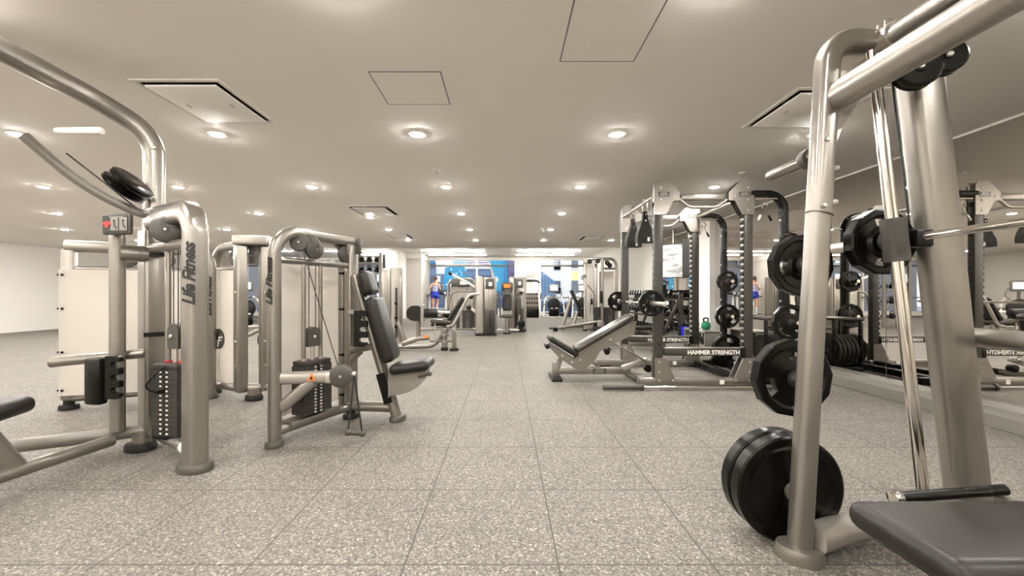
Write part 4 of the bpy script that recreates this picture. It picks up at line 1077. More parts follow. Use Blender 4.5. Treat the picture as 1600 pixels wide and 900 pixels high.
MB().tube(fillet([(-.40, -.15, 1.62), (-.36, .05, 1.72), (.36, .05, 1.72), (.40, -.15, 1.62)], .1, 6), .045, n=12).build('handrail', 'black', t)
c = MB().box((0, .16, 1.98), (.56, .08, .42), R=M4.Rotation(radians(-10), 3, 'X'), bev=.06, seg=4).build('console', 'wall_grey', t)
MB().box((0, .115, 1.99), (.42, .012, .22), R=M4.Rotation(radians(-10), 3, 'X')).build('console_screen', 'mid_grey', c, False)
MB().tube(fillet([(.42, -.1, 1.62), (.46, -.25, 1.4), (.44, -.3, .9)], .1, 5), .03, n=10).build('side_rail', 'white', t)
MB().box((.44, -.3, 1.0), (.04, .08, .3), bev=.01).build('rail_grip', 'black', t)

o = MB().prism([(-.26, 0), (.26, 0), (.30, .52), (-.30, .52)], (0, 0, 0), (1, 0, 0), (0, 0, 1), .42)
o = o.build('storage_bin', 'navy', None); o.location = (2.90, 19.5, 0)
tag(o, 'dark blue storage bin standing under the right window', 'bin')
MB().box((0, 0, .55), (.64, .46, .05), bev=.012).build('lid', 'navy', o)
MB().tube(fillet([(.12, -.12, .57), (.30, -.12, .70), (.38, -.05, .64)], .06, 4), .05, n=10).build('towel_roll', 'navy', o)

# stretching tower far left, behind the chest press
t = thing('storage_rack', 'tall rack of small black equipment behind the headrest of the chest press', 'rack', (-4.55, 13.4, 0))
for x in (-.42, .42):
    for y in (-.2, .2): MB().box((x, y, 1.22), (.09, .06, 2.44)).build('upright', 'mid_grey', t)
for z in (.25, .75, 1.25, 1.78, 2.12): MB().box((0, 0, z), (.84, .42, .045)).build('shelf', 'mid_grey', t)
rr = random.Random(5)
kb = None
for zi, (z, nm) in enumerate(((.2725, 'lowest'), (.7725, 'second'), (1.2725, 'third'), (1.8025, 'fourth'), (2.1425, 'top'))):
    for k in range(3):
        x = -4.55 - .26 + k * .26
        lab = 'small black kettlebell, %s from the left on the %s shelf of the tall rack' % (ORD[k], nm)
        if kb is None:
            kb = MB().lathe([(.05, 0), (.085, .03), (.095, .09), (.07, .15), (.03, .18), (.001, .185)], (0, 0, 0), n=18).build('kettlebell', 'black')
            MB().tube(fillet([(-.045, 0, .15), (-.06, 0, .24), (.06, 0, .24), (.045, 0, .15)], .035, 4), .014, n=8).build('kettlebell_handle', 'black', kb)
            tag(kb, lab, 'kettlebell', 'kettlebells on the tall rack'); kb.location = (x, 13.36, z)
        else: copy_thing(kb, (x, 13.36, z), rr.uniform(-.6, .6), lab, 'kettlebells on the tall rack')

# rower / bike seen through the twin column tower
t = thing('exercise_bike', 'dark exercise bike seen between the columns of the badge tower', 'exercise bike', (-4.35, 6.8, 0), .3)
MB().lathe([(.001, -.03), (.22, -.03), (.24, 0), (.22, .03), (.001, .03)], (.35, 0, .30), (0, 1, 0), 26).build('flywheel', 'black', t)
MB().tube(fillet([(-.5, 0, .08), (-.1, 0, .35), (.3, 0, .55), (.42, 0, 1.0)], .1, 5), .035, n=12).build('frame', 'mid_grey', t)
MB().tube([(-.1, 0, .35), (-.28, 0, .88)], .03, n=12).build('seat_post', 'steel', t)
MB().box((-.28, 0, .92), (.28, .2, .08), bev=.035, seg=4).build('saddle', 'vinyl', t)
MB().tube(fillet([(.42, -.02, 1.0), (.50, -.22, 1.12), (.36, -.26, 1.14)], .06, 4), .017, n=10).tube(fillet([(.42, .02, 1.0), (.50, .22, 1.12), (.36, .26, 1.14)], .06, 4), .017, n=10).build('handlebar', 'black', t)
MB().box((-.5, 0, .04), (.09, .5, .08), bev=.02).build('stabiliser', 'black', t)
MB().box((.45, 0, .04), (.09, .5, .08), bev=.02).build('stabiliser', 'black', t)
MB().box((.44, 0, 1.14), (.04, .18, .14), bev=.02).build('console', 'grey_plastic', t)
# ================================================================== weight plates
def plate(R, th, sides=12, grips=3, phase=0., bore=.026, hub=.055):
    """disc whose axis is local y; front at -y; hand grips cut through the web"""
    n = 72; gr = [bore, hub, R * .50, R * .74, R * .82, R * .96, R]
    hh = [th * .55, th * .55, th * .34, th * .34, th * .5, th * .5, th * .40]
    def k(a):
        if not sides: return 1.
        s = pi / sides; b = (a + s) % (2 * s) - s
        return cos(s) / cos(b) * 1.012
    vs = []; idx = {}
    for side in (0, 1):
        for i, r in enumerate(gr):
            for j in range(n):
                a = 2 * pi * j / n; rr = r * (k(a) if i >= 4 else 1)
                idx[side, i, j] = len(vs); vs.append((rr * cos(a + phase), (-1 if side == 0 else 1) * hh[i], rr * sin(a + phase)))
    def hole(i, j):
        if not grips or i != 2: return False
        a = (2 * pi * (j + .5) / n) % (2 * pi / grips); return abs(a - pi / grips) < .36
    fs = []
    for i in range(len(gr) - 1):
        for j in range(n):
            j2 = (j + 1) % n
            if hole(i, j): continue
            fs.append((idx[0, i, j], idx[0, i, j2], idx[0, i + 1, j2], idx[0, i + 1, j]))
            fs.append((idx[1, i, j], idx[1, i + 1, j], idx[1, i + 1, j2], idx[1, i, j2]))
            if i == 2:
                if hole(i, (j - 1) % n): fs.append((idx[0, 2, j], idx[0, 3, j], idx[1, 3, j], idx[1, 2, j]))
                if hole(i, j2): fs.append((idx[0, 2, j2], idx[1, 2, j2], idx[1, 3, j2], idx[0, 3, j2]))
    for j in range(n):
        j2 = (j + 1) % n; m = len(gr) - 1
        fs.append((idx[0, m, j], idx[0, m, j2], idx[1, m, j2], idx[1, m, j])); fs.append((idx[0, 0, j], idx[1, 0, j], idx[1, 0, j2], idx[0, 0, j2]))
        if hole(2, j):
            fs.append((idx[0, 2, j], idx[1, 2, j], idx[1, 2, j2], idx[0, 2, j2])); fs.append((idx[0, 3, j], idx[0, 3, j2], idx[1, 3, j2], idx[1, 3, j]))
    return MB().add(vs, fs)
def put_plate(R, th, loc, label, sides=12, grips=3, phase=0., group=None, mat='rubber', tilt=0):
    o = plate(R, th, sides, grips, phase).build('weight_plate', mat, None, ang=22)
    o.location = loc; o.rotation_euler = (0, 0, tilt)
    tag(o, label, 'weight plate', group)
    s = MB().lathe([(.026, -th * .58), (.036, -th * .58), (.036, th * .58), (.026, th * .58)], (0, 0, 0), (0, 1, 0), 24)
    s.build('bore_insert', 'dark_post', o)
    return o

# ================================================================== power rack
RX0, RX1, RY0, RY1, RS = 1.785, 2.835, 4.70, 6.00, 3.27
t = thing('power_rack', 'dark power rack with light gusset plates, black curved storage posts and branded safety bars', 'power rack', ((RX0 + RX1) / 2, (RY0 + RY1) / 2, 0))
l = loc_fn(t); PW, PD = .10, .08; ZT = 2.36
posts = {}
for (x, nx) in ((RX0, 'l'), (RX1, 'r')):
    for (y, ny) in ((RY0, 'n'), (RY1, 'f')):
        p = MB().box(l(x, y, 1.10), (PW, PD, 2.14), bev=.008).build('upright', 'dark_post', t)
        posts[nx + ny] = p
        h = MB(); s = MB()
        for k in range(22):
            z = .42 + k * .075
            for sx in (-1, 1): h.box(l(x + sx * (PW / 2 + .001), y, z), (.004, .03, .03), bev=.001)
            for sx in (-1,): s.box(l(x + sx * (PW / 2 + .006), y, z + .0375), (.016, .05, .026), bev=.004)
        h.build('hole', 'ink', p, False)
        if nx == 'r':
            s.build('saddle_notch', 'steel', p)
            h2 = MB()
            for k in range(22): h2.box(l(x - PW / 2 - .012, y, .42 + k * .075), (.022, .06, .034), bev=.004)
            h2.build('catch_tooth', 'ink', p)
        if nx == 'l':
            h3 = MB()
            for z in (.35, .50): h3.cyl(l(x, y - PD / 2 + .004, z), l(x, y - PD / 2 - .003, z), .018, n=12)
            h3.build('pin_hole', 'ink', p)
# gussets at the heads: notched plates front and back of each upright
for y in (RY0, RY1):
    for s, x in ((1, RX0), (-1, RX1)):
        poly = [(-.055, 0), (-.055, .34), (-.02, .395), (.10, .395), (.24, .26), (.24, .165), (.17, .16), (.085, 0)]
        if s < 0: poly = [(-a, b) for a, b in poly][::-1]
        for dy in (-1, 1):
            g = MB().prism(poly, l(x, y + dy * (PD / 2 + .005), 2.01), (1, 0, 0), (0, 0, 1), .01).build('gusset', 'silver' if y == RY0 else 'silver_light', t)
            b = MB()
            for (bx, bz) in ((.02, .31), (.02, .17), (.02, .05), (.17, .21)): b.bolt(l(x + s * bx, y + dy * (PD / 2 + .01), 2.01 + bz), (0, dy, 0), .013, .008)
            b.build('gusset_bolt', 'steel', g)
            if dy < 0:
                c = l(x + s * .055, y - PD / 2 - .011, 2.245)
                MB().box(c, (.13, .004, .055), bev=.001).build('badge', 'grey_plastic', g, False)
                text('badge_lettering', 'HAMMER', .021, c + V((0, -.003, .010)), (1, 0, 0), (0, 0, 1), 'silver_light', g, 0, .001)
                text('badge_lettering', 'STRENGTH', .021, c + V((0, -.003, -.012)), (1, 0, 0), (0, 0, 1), 'silver_light', g, 0, .001)
        MB().box(l(x, y, 2.24), (PW, PD, .28), bev=.006).build('upright_head', 'silver', t)
        MB().obox(l(x + s * .105, y, 2.165), l(x + s * .055, y, 2.02), .07, .02, (0, 1, 0)).build('gusset_web', 'ink', t)
    MB().box(l((RX0 + RX1) / 2, y, 2.225), (RX1 - RX0 - .46 + .2, .06, .075), bev=.006).build('top_beam', 'silver', t)
    for x in (RX0 + .25, RX1 - .25): MB().cyl(l(x, y - .031, 2.225), l(x, y - .036, 2.225), .022, n=14).build('beam_hole', 'ink', t)
    MB().tube(fillet([l(RX0 + .25, y - .02, 2.19), l(RX0 + .36, y - .02, 2.10), l(RX1 - .36, y - .02, 2.10), l(RX1 - .25, y - .02, 2.19)], .05, 5), .019, n=12).build('pull_up_bar', 'silver_light', t)
for x in (RX0, RX1):
    MB().cyl(l(x - .03 * (1 if x == RX0 else -1), RY0 + .04, 2.235), l(x - .03 * (1 if x == RX0 else -1), RY1 - .04, 2.235), .02, n=14).build('side_bar', 'steel', t)
    MB().box(l(x, (RY0 + RY1) / 2, 2.33), (.05, RY1 - RY0, .04)).build('top_side_beam', 'silver', t) if False else None
# base
for y in (RY0, RY1):
    x0 = 1.36 if y == RY1 else 1.55
    MB().box(l((x0 + RX1 + .1) / 2, y + (.0 if y == RY0 else -.0), .06), (RX1 + .1 - x0, .10, .085), bev=.008).build('base_beam', 'silver', t)
    for s, x in ((1, RX0), (-1, RX1)):
        poly = [(-.05, .0), (.20, .0), (.075, .28), (-.05, .28)]
        if s < 0: poly = [(-a, b) for a, b in poly][::-1]
        for dy in (-1, 1):
            g = MB().prism(poly, l(x, y + dy * (PD / 2 + .012), .06), (1, 0, 0), (0, 0, 1), .012).build('foot_gusset', 'silver' if y == RY0 else 'mid_grey', t)
            b = MB()
            for (bx, bz) in ((.0, .235), (.0, .12), (.0, .02), (.16, .02)): b.bolt(l(x + s * bx, y + dy * (PD / 2 + .018), .06 + bz), (0, dy, 0), .012, .007)
            b.build('gusset_bolt', 'steel', g)
    for x in (x0 + .12, RX1): MB().box(l(x, y, .01), (.16, .11, .02)).build('foot', 'matt_rubber', t)
    MB().box(l(RX1 - .32, y - .052, .06), (.05, .004, .05)).build('base_sticker', 'white', t, False)
    # safety bars with lettering
    sb = MB().box(l((RX0 + RX1) / 2 + .03, y + (-.0), .405), (RX1 - RX0 - .08, .055, .085), bev=.006).build('safety_bar', 'dark_post', t)
    MB().box(l((RX0 + RX1) / 2 + .03, y, .452), (RX1 - RX0 - .08, .06, .014), bev=.004).build('safety_bar_cap', 'silver', sb)
    text('safety_lettering', 'HAMMER STRENGTH', .068, l((RX0 + RX1) / 2 + .12, y - .029, .40), (1, 0, 0), (0, 0, 1), 'white', sb, 0, .002, .95)
    MB().box(l(RX1 - .06, y - .03, .40), (.05, .03, .12), bev=.008).build('bar_hook', 'black', sb)
    # bar cradles
    MB().box(l(RX0 - .08, y, .93), (.10, .07, .05), bev=.01).box(l(RX0 - .125, y, .97), (.02, .07, .09), bev=.006).box(l(RX0 - .056, y, .98), (.02, .085, .16), bev=.006).build('bar_cradle', 'black', t)
# rear storage frame
for y in (RY0, RY1):
    MB().tube(fillet([l(RX1 + .02, y, 2.26), l(RS, y, 2.26), l(RS, y, .05)], .27, 12), .038, .055, 16, (0, 1, 0), 3.5).build('storage_post', 'black', t)
    MB().box(l((RX1 + RS) / 2 + .08, y, .06), (RS - RX1 + .28, .09, .085), bev=.008).build('storage_base', 'black', t)
    MB().prism([(0, 0), (.24, 0), (.02, .36), (0, .36)], l(RS + .035, y, .09), (1, 0, 0) if False else (-1, 0, 0), (0, 0, 1), .05).build('storage_gusset', 'black', t)
    MB().box(l(RS, y, .012), (.14, .12, .024)).build('foot', 'matt_rubber', t)
    for z in (1.67, 1.27, .76, .26):
        if y == RY1 and z == 1.67: continue
        MB().cyl(l(RS, y - .03, z), l(RS, y - .24, z), .0245, n=16).build('plate_peg', 'chrome', t)
        MB().cyl(l(RS, y - .036, z), l(RS, y - .05, z), .045, n=16).build('peg_flange', 'silver', t)
    b = MB()
    for z in (.5, 1.0, 1.52, 1.95): b.bolt(l(RS - .04, y, z), (-1, 0, 0), .014, .01)
    b.build('post_bolt', 'steel', t)
    for z in (1.80, 2.05): MB().cyl(l(RS + .03, y, z), l(RS + .20, y, z + .02), .018, n=12).build('band_peg', 'chrome', t)
    MB().cyl(l(RX1 + .08, y - .03, 2.20), l(RX1 + .42, y - .03, 2.20), .014, n=10).build('accessory_rail', 'chrome', t)
MB().box(l(RS, (RY0 + RY1) / 2, .06), (.09, RY1 - RY0 - .09, .085), bev=.008).build('storage_crossbeam', 'black', t)
MB().box(l(RX1, (RY0 + RY1) / 2, .06), (.08, RY1 - RY0 - .1, .07), bev=.008).build('rear_crossbeam', 'black', t)
# plates on the pegs
for (y, z, R, th, wh) in ((RY1 - .10, 1.27, .155, .04, 'small black grip plate on the upper peg of the rack post farther back'), (RY1 - .10, .76, .18, .045, 'black grip plate on the middle peg of the rack post farther back'),
                          (RY1 - .11, .26, .235, .055, 'large black grip plate on the lowest peg of the rack post farther back'), (RY0 - .10, 1.67, .12, .035, 'small black plate peeking above the smith machine plates'),
                          (RY0 - .10, .76, .205, .05, 'greyish grip plate behind the smith machine post and plate'), (RY0 - .12, .26, .225, .055, 'black plate low on the nearer rack post, mostly hidden')):
    put_plate(R, th, (RS, y, z + .002), wh, 12, 3, .3, 'plates stored on the power rack')
# collars hanging at the rail
def collar(loc, label):
    t = thing('spring_collar', label, 'barbell collar', loc, 0, 'spring collars hanging on the rack')
    pts = [(.032 * cos(a), -.012 + .024 * a / (6 * pi), .032 * sin(a)) for a in [k * pi / 8 for k in range(49)]]
    MB().tube(pts, .0045, n=6).build('spring', 'chrome', t)
    for s in (-1, 1):
        MB().tube([(s * .012, s * .01, -.028), (s * .05, s * .01, -.11)], .0045, n=6).build('wire', 'chrome', t)
        MB().cyl((s * .05, s * .01, -.11), (s * .085, s * .01, -.175), .013, n=12, bev=.003).build('grip', 'black' if s > 0 else 'steel', t)
    MB().tube(fillet([(.0, -.0, .028), (.0, -.0, .085), (.025, -.0, .10), (.045, -.0, .085)], .02, 4), .004, n=6).build('hook', 'chrome', t)
collar((RX1 + .19, RY0 - .03, 2.115), 'spring barbell collar hanging from the nearer curved rack post')
collar((RX1 + .12, RY1 - .03, 2.115), 'spring barbell collar hanging from the curved rack post farther back')
# ab slings on the side bar
def sling(y, rz, label, w=.21, zt=2.255):
    t = thing('ab_sling', label, 'ab sling', (RX0 + .03 - .06, y, zt), rz, 'hanging ab slings')
    t.location.x = RX0 - .03
    n = 12; vs = []; fs = []
    prof = [(0, .028), (-.04, .03), (-.10, .034), (-.19, .07), (-.28, .105), (-.35, .115), (-.395, .11)]
    for (z, hw) in prof:
        for s in (-1, 1):
            for dy in (-.045, .045):
                vs.append((s * hw * (1 if dy < 0 else .94), dy * (.25 + .75 * min(1, -z / .3)), z - .13))
    for i in range(len(prof) - 1):
        a = i * 4; b = a + 4
        for (p, q) in ((0, 1), (1, 3), (3, 2), (2, 0)): fs.append((a + p, a + q, b + q, b + p))
    fs.append((0, 1, 3, 2)); e = (len(prof) - 1) * 4; fs.append((e, e + 2, e + 3, e + 1))
    MB().add(vs, fs).build('sling_body', 'matt_rubber', t, ang=60)
    rv = MB()
    for z in (-.17, -.25): rv.bolt((0, -.03, z), (0, -1, 0), .013, .006)
    rv.build('rivet', 'chrome', t)
    for s in (-1, 1):
        MB().tube(fillet([(s * .025, 0, -.12), (s * .035, 0, -.03), (s * .02, 0, .028), (0, 0, .032), (-s * .012, 0, .01)], .02, 4), .006, n=8).build('hanger', 'chrome', t)
    MB().box((.03, -.046, -.485), (.03, .004, .05)).build('tag', 'white', t, False)
sling(5.05, .15, 'wider black ab sling hanging nearest on the rack side bar')
sling(5.52, .25, 'narrower black ab sling hanging farther along the rack side bar')
# barbell in the cradles
t = thing('barbell', 'steel barbell resting on the rack cradles with one plate at each end', 'barbell', (RX0 - .09, 5.35, .975))
MB().cyl((0, -.78, 0), (0, .78, 0), .0145, n=14).build('shaft', 'chrome', t)
for s in (-1, 1):
    MB().cyl((0, s * .655, 0), (0, s * 1.10, 0), .0255, n=18, bev=.004).build('sleeve', 'steel', t)
    MB().cyl((0, s * .64, 0), (0, s * .665, 0), .037, n=18).build('sleeve_collar', 'steel', t)
    MB().cyl((0, s * .76, 0), (0, s * .80, 0), .036, n=18).build('stop_ring', 'grey_plastic', t)
put_plate(.15, .04, (RX0 - .09, 5.35 - .70, .975), 'black plate on the nearer end of the racked barbell', 12, 3, .5, 'plates on the racked barbell')
put_plate(.15, .04, (RX0 - .09, 5.35 + .70, .975), 'black plate with three openings on the farther end of the racked barbell', 12, 3, 1.1, 'plates on the racked barbell')
# barbell on the floor
t = thing('barbell', 'barbell lying on the floor along the front of the power rack', 'barbell', (2.19, 4.50, .037))
MB().cyl((-.78, 0, 0), (.78, 0, 0), .0145, n=14).build('shaft', 'chrome', t)
for s in (-1, 1):
    MB().cyl((s * .655, 0, 0), (s * 1.10, 0, 0), .027, n=18, bev=.004).build('sleeve', 'grey_plastic', t)
    MB().cyl((s * .64, 0, 0), (s * .675, 0, 0), .037, n=18).build('sleeve_collar', 'dark_post', t)

# ---------------- adjustable bench
t = thing('adjustable_bench', 'adjustable incline bench with black pads and silver frame before the power rack', 'bench', (1.15, 5.15, 0))
l = loc_fn(t)
b0, b1 = V((.905, 5.15, .35)), V((1.63, 5.15, .78)); ux = (b1 - b0).normalized(); un = V((-ux.z, 0, ux.x))
MB().box(l(*((b0 + b1) / 2 + un * .03)), ((b1 - b0).length, .29, .075), R=axes(ux, (0, 1, 0), un), bev=.035, seg=4).build('back_pad', 'vinyl_grey', t)
s0, s1 = V((.535, 5.15, .505)), V((.90, 5.15, .285)); vx = (s1 - s0).normalized(); vn = V((-vx.z, 0, vx.x))
MB().box(l(*((s0 + s1) / 2 + vn * .03)), ((s1 - s0).length, .29, .075), R=axes(vx, (0, 1, 0), vn), bev=.035, seg=4).build('seat_pad', 'vinyl', t)
q = lambda p: (p[0], p[1])
for dy in (-.075, .075):
    poly = [(x - 1.15, z) for x, z in ((.84, .20), (.90, .14), (1.00, .13), (1.12, .22), (1.20, .36), (1.63, .58), (1.66, .74), (1.60, .74), (.93, .35), (.90, .28))]
    MB().prism(poly, (0, dy, 0), (1, 0, 0), (0, 0, 1), .02).build('back_frame', 'silver', t)
    poly = [(x - 1.15, z) for x, z in ((.56, .40), (.60, .36), (.68, .27), (.84, .17), (.95, .14), (.97, .20), (.90, .25), (.60, .44), (.56, .46))]
    MB().prism(poly, (0, dy * .8, 0), (1, 0, 0), (0, 0, 1), .02).build('seat_frame', 'silver', t)
bb = MB()
for x, z in ((.95, .25), (1.33, .50), (.72, .30), (.84, .22)): bb.bolt(l(x, 5.15 - .087, z), (0, -1, 0), .02, .012)
bb.build('frame_bolt', 'steel', t)
MB().obox(l(.66, 5.15, .12), l(.72, 5.15, .30), .06, .08, (0, 1, 0), .008).build('front_strut', 'mid_grey', t)
MB().box(l(.64, 5.15, .115), (.075, .09, .20), bev=.01).build('front_leg', 'silver', t)
MB().box(l(.64, 5.15, .02), (.13, .44, .04), bev=.01).build('foot', 'matt_rubber', t)
bs = MB().box(l(1.10, 5.15, .10), (1.0, .07, .085), bev=.008).build('base_beam', 'silver', t)
c = l(1.20, 5.113, .10); MB().box(c, (.17, .004, .065)).build('badge', 'grey_plastic', bs, False)
text('badge_lettering', 'HAMMER', .026, c + V((0, -.003, .013)), (1, 0, 0), (0, 0, 1), 'silver_light', bs, 0, .001)
text('badge_lettering', 'STRENGTH', .026, c + V((0, -.003, -.014)), (1, 0, 0), (0, 0, 1), 'silver_light', bs, 0, .001)
MB().obox(l(.90, 5.15, .13), l(1.0, 5.15, .30), .05, .06, (0, 1, 0), .008).build('main_strut', 'mid_grey', t)
MB().obox(l(.99, 5.15, .31), l(1.22, 5.15, .13), .04, .05, (0, 1, 0), .008).build('diagonal_strut', 'mid_grey', t)
for dy in (-.05, .05): MB().obox(l(1.33, 5.15 + dy, .50), l(1.80, 5.15 + dy, .22), .02, .06, (0, 1, 0), .004).build('ladder_arm', 'silver', t)
MB().obox(l(1.50, 5.15, .13), l(1.82, 5.15, .24), .06, .09, (0, 1, 0), .008).build('ladder_rail', 'silver_light', t)
MB().box(l(1.66, 5.15, .05), (.12, .58, .07), bev=.01).build('rear_foot', 'silver', t)
for dy in (-.27, .27): MB().box(l(1.66, 5.15 + dy, .04), (.14, .07, .08), bev=.01).build('foot_cap', 'matt_rubber', t)
MB().cyl(l(1.27, 5.08, .37), l(1.27, 4.99, .355), .035, n=14, bev=.01).build('adjuster_knob', 'black', t)
MB().cyl(l(1.83, 5.11, .13), l(1.83, 5.19, .13), .05, n=16, bev=.01).build('transport_wheel', 'black', t)
MB().cyl(l(.53, 5.04, .42), l(.53, 5.26, .42), .03, n=14, bev=.008).build('front_handle', 'black', t)

# ---------------- another flat bench behind the rack
t = thing('flat_bench', 'low bench with silver frame behind the power rack posts', 'bench', (2.55, 7.9, 0))
MB().box((0, 0, .42), (1.1, .28, .07), bev=.033, seg=4).build('pad', 'vinyl', t)
MB().box((0, 0, .09), (1.2, .07, .07), bev=.01).build('base_beam', 'silver', t)
for s in (-1, 1):
    MB().obox((s * .4, 0, .1), (s * .3, 0, .39), .05, .07, (0, 1, 0), .008).build('strut', 'silver', t)
    MB().box((s * .58, 0, .03), (.08, .5, .06), bev=.01).build('foot', 'matt_rubber', t)

# ---------------- dumbbell rack
t = thing('dumbbell_rack', 'long three tier dumbbell rack along the mirrored wall', 'dumbbell rack', (3.72, 10.6, 0))
TI = ((.22, -.16, 'bottom'), (.62, .0, 'middle'), (1.02, .14, 'top'))
for y in (-1.55, 0, 1.55):
    MB().box((.24, y, .55), (.10, .07, 1.1), bev=.01).build('upright', 'dark_post', t)
    MB().box((0, y, .05), (.62, .08, .06), bev=.01).build('foot_beam', 'dark_post', t)
    MB().obox((-.2, y, .08), (.22, y, 1.0), .05, .06, (0, 1, 0)).build('side_brace', 'dark_post', t)
for z, x, nm in TI:
    for dx in (-.1, .1): MB().box((x + dx, 0, z - .03 - dx * .35 * -1), (.05, 3.3, .04), R=M4.Rotation(radians(-18), 3, 'Y'), bev=.006).build('tier_rail', 'dark_post', t)
def dumbbell():
    t = thing('dumbbell', '', 'dumbbell')
    MB().cyl((-.075, 0, 0), (.075, 0, 0), .017, n=12).build('grip', 'steel', t)
    for s in (-1, 1):
        MB().lathe([(.001, -.04), (.062, -.04), (.075, -.026), (.075, .026), (.062, .04), (.001, .04)], (s * .112, 0, 0), (1, 0, 0), 6).build('head', 'rubber', t, ang=20)
    return t
db = None
for z, x, nm in TI:
    for k in range(14):
        y = 9.12 + k * .222
        lab = 'black hexagonal dumbbell, %s from the near end of the %s tier' % ((ORD + ['thirteenth', 'fourteenth'])[k], nm)
        L = (3.72 + x, y, z + .075)
        if db is None: db = dumbbell(); db.location = L; db['label'] = lab; db['group'] = 'dumbbells on the rack'
        else: db2 = copy_thing(db, L, 0, lab, 'dumbbells on the rack')
for o in [o for o in S.objects if o.name.startswith('dumbbell') and o.type == 'EMPTY' and o.get('category') == 'dumbbell']: o.rotation_euler = (0, radians(18), 0)

# ---------------- kettlebell shelf, blue bucket on the ledge
t = thing('kettlebell_shelf', 'low grey two tier shelf by the mirrored wall holding kettlebells', 'shelf', (3.72, 7.55, 0))
for z in (.14, .40): MB().box((0, 0, z), (.36, .84, .03), bev=.006).build('shelf', 'silver_light', t)
for y in (-.4, .4):
    MB().box((0, y, .21), (.34, .04, .42), bev=.006).build('side_panel', 'mid_grey', t)
def kettle(loc, label, mat, r=.1, rz=0):
    o = MB().lathe([(r * .6, 0), (r * .9, r * .3), (r, r * .9), (r * .75, r * 1.6), (r * .3, r * 1.85), (.001, r * 1.9)], (0, 0, 0), n=24).build('kettlebell', mat)
    MB().tube(fillet([(-r * .5, 0, r * 1.55), (-r * .72, 0, r * 2.55), (r * .72, 0, r * 2.55), (r * .5, 0, r * 1.55)], r * .4, 5), r * .17, n=10).build('kettlebell_handle', 'black', o)
    o.location = loc; o.rotation_euler.z = rz; tag(o, label, 'kettlebell', 'kettlebells on the low shelf')
kettle((3.785, 7.56, .415), 'green kettlebell on the top of the low grey shelf', 'green', .085, .3)
kettle((3.68, 7.82, .415), 'black kettlebell behind the green one on the low shelf', 'black', .1, .1)
kettle((3.70, 7.4, .155), 'black kettlebell on the lower tier of the low shelf', 'black', .09, .2)
o = MB().prism([(-.11, 0), (.11, 0), (.125, .25), (-.125, .25)], (0, 0, 0), (1, 0, 0), (0, 0, 1), .2).build('bucket', 'blue'); o.location = (4.04, 8.85, .115)
tag(o, 'bright blue wipes bucket standing on the mirror ledge', 'bucket')
for x in (-.04, .07): MB().disc((x, -.1, .07), (0, 1, 0), .028, .01, 14, .003).build('white_spot', 'white', o)
t = thing('floor_stand', 'thin dark vertical stand behind the rack near the blue bucket', 'stand', (3.55, 9.0, 0))
MB().cyl((0, 0, .03), (0, 0, 1.28), .017, n=12).build('pole', 'ink', t); MB().disc((0, 0, .02), (0, 0, 1), .14, .03, 24).build('base', 'ink', t)
MB().box((0, -.03, 1.2), (.12, .05, .2), bev=.02).build('holder', 'black', t)

# ---------------- televisions hung from the ceiling
t = thing('television', 'bright pale television hanging under the ceiling beside the mirrors', 'television', (3.765, 8.98, 1.83), radians(-38))
MB().box((0, 0, 0), (.60, .05, .76), bev=.01).build('casing', 'black', t)
MB().box((0, -.028, .0), (.57, .008, .73)).build('screen', 'screen_pale', t, False)
MB().cyl((0, .03, .3), (0, .03, .72), .025, n=12).build('ceiling_pole', 'silver', t)
t = thing('television', 'dark television seen almost edge on next to the pale one', 'television', (3.955, 8.62, 1.88), radians(-70))
MB().box((0, 0, 0), (.34, .06, .84), bev=.01).build('casing', 'ink', t)
MB().box((0, -.033, .0), (.31, .008, .80)).build('screen', 'ink', t, False)
MB().cyl((0, .0, .4), (0, .0, .67), .025, n=12).build('ceiling_pole', 'silver', t)

# ---------------- bumper rack beyond the storage posts
t = thing('bumper_plate_rack', 'low black rack holding upright bumper plates beside the mirror ledge', 'rack', (3.715, 5.60, 0))
for y in (-.17, .17): MB().box((0, y, .06), (.40, .05, .06), bev=.01).build('base_rail', 'black', t)
for x in (-.18, .18):
    for y in (-.17, .17): MB().box((x, y, .39), (.04, .04, .68), bev=.006).build('corner_post', 'black', t)
MB().box((0, 0, .745), (.42, .40, .035), bev=.008).build('top_shelf', 'dark_post', t)
for k in range(5):
    put_plate(.215, .045, (3.715 - .116 + k * .058, 5.60, .307), 'black bumper plate, %s from the left in the low black rack' % ORD[k], 0, 0, 0, 'bumper plates in the low rack', 'matt_rubber', pi / 2)

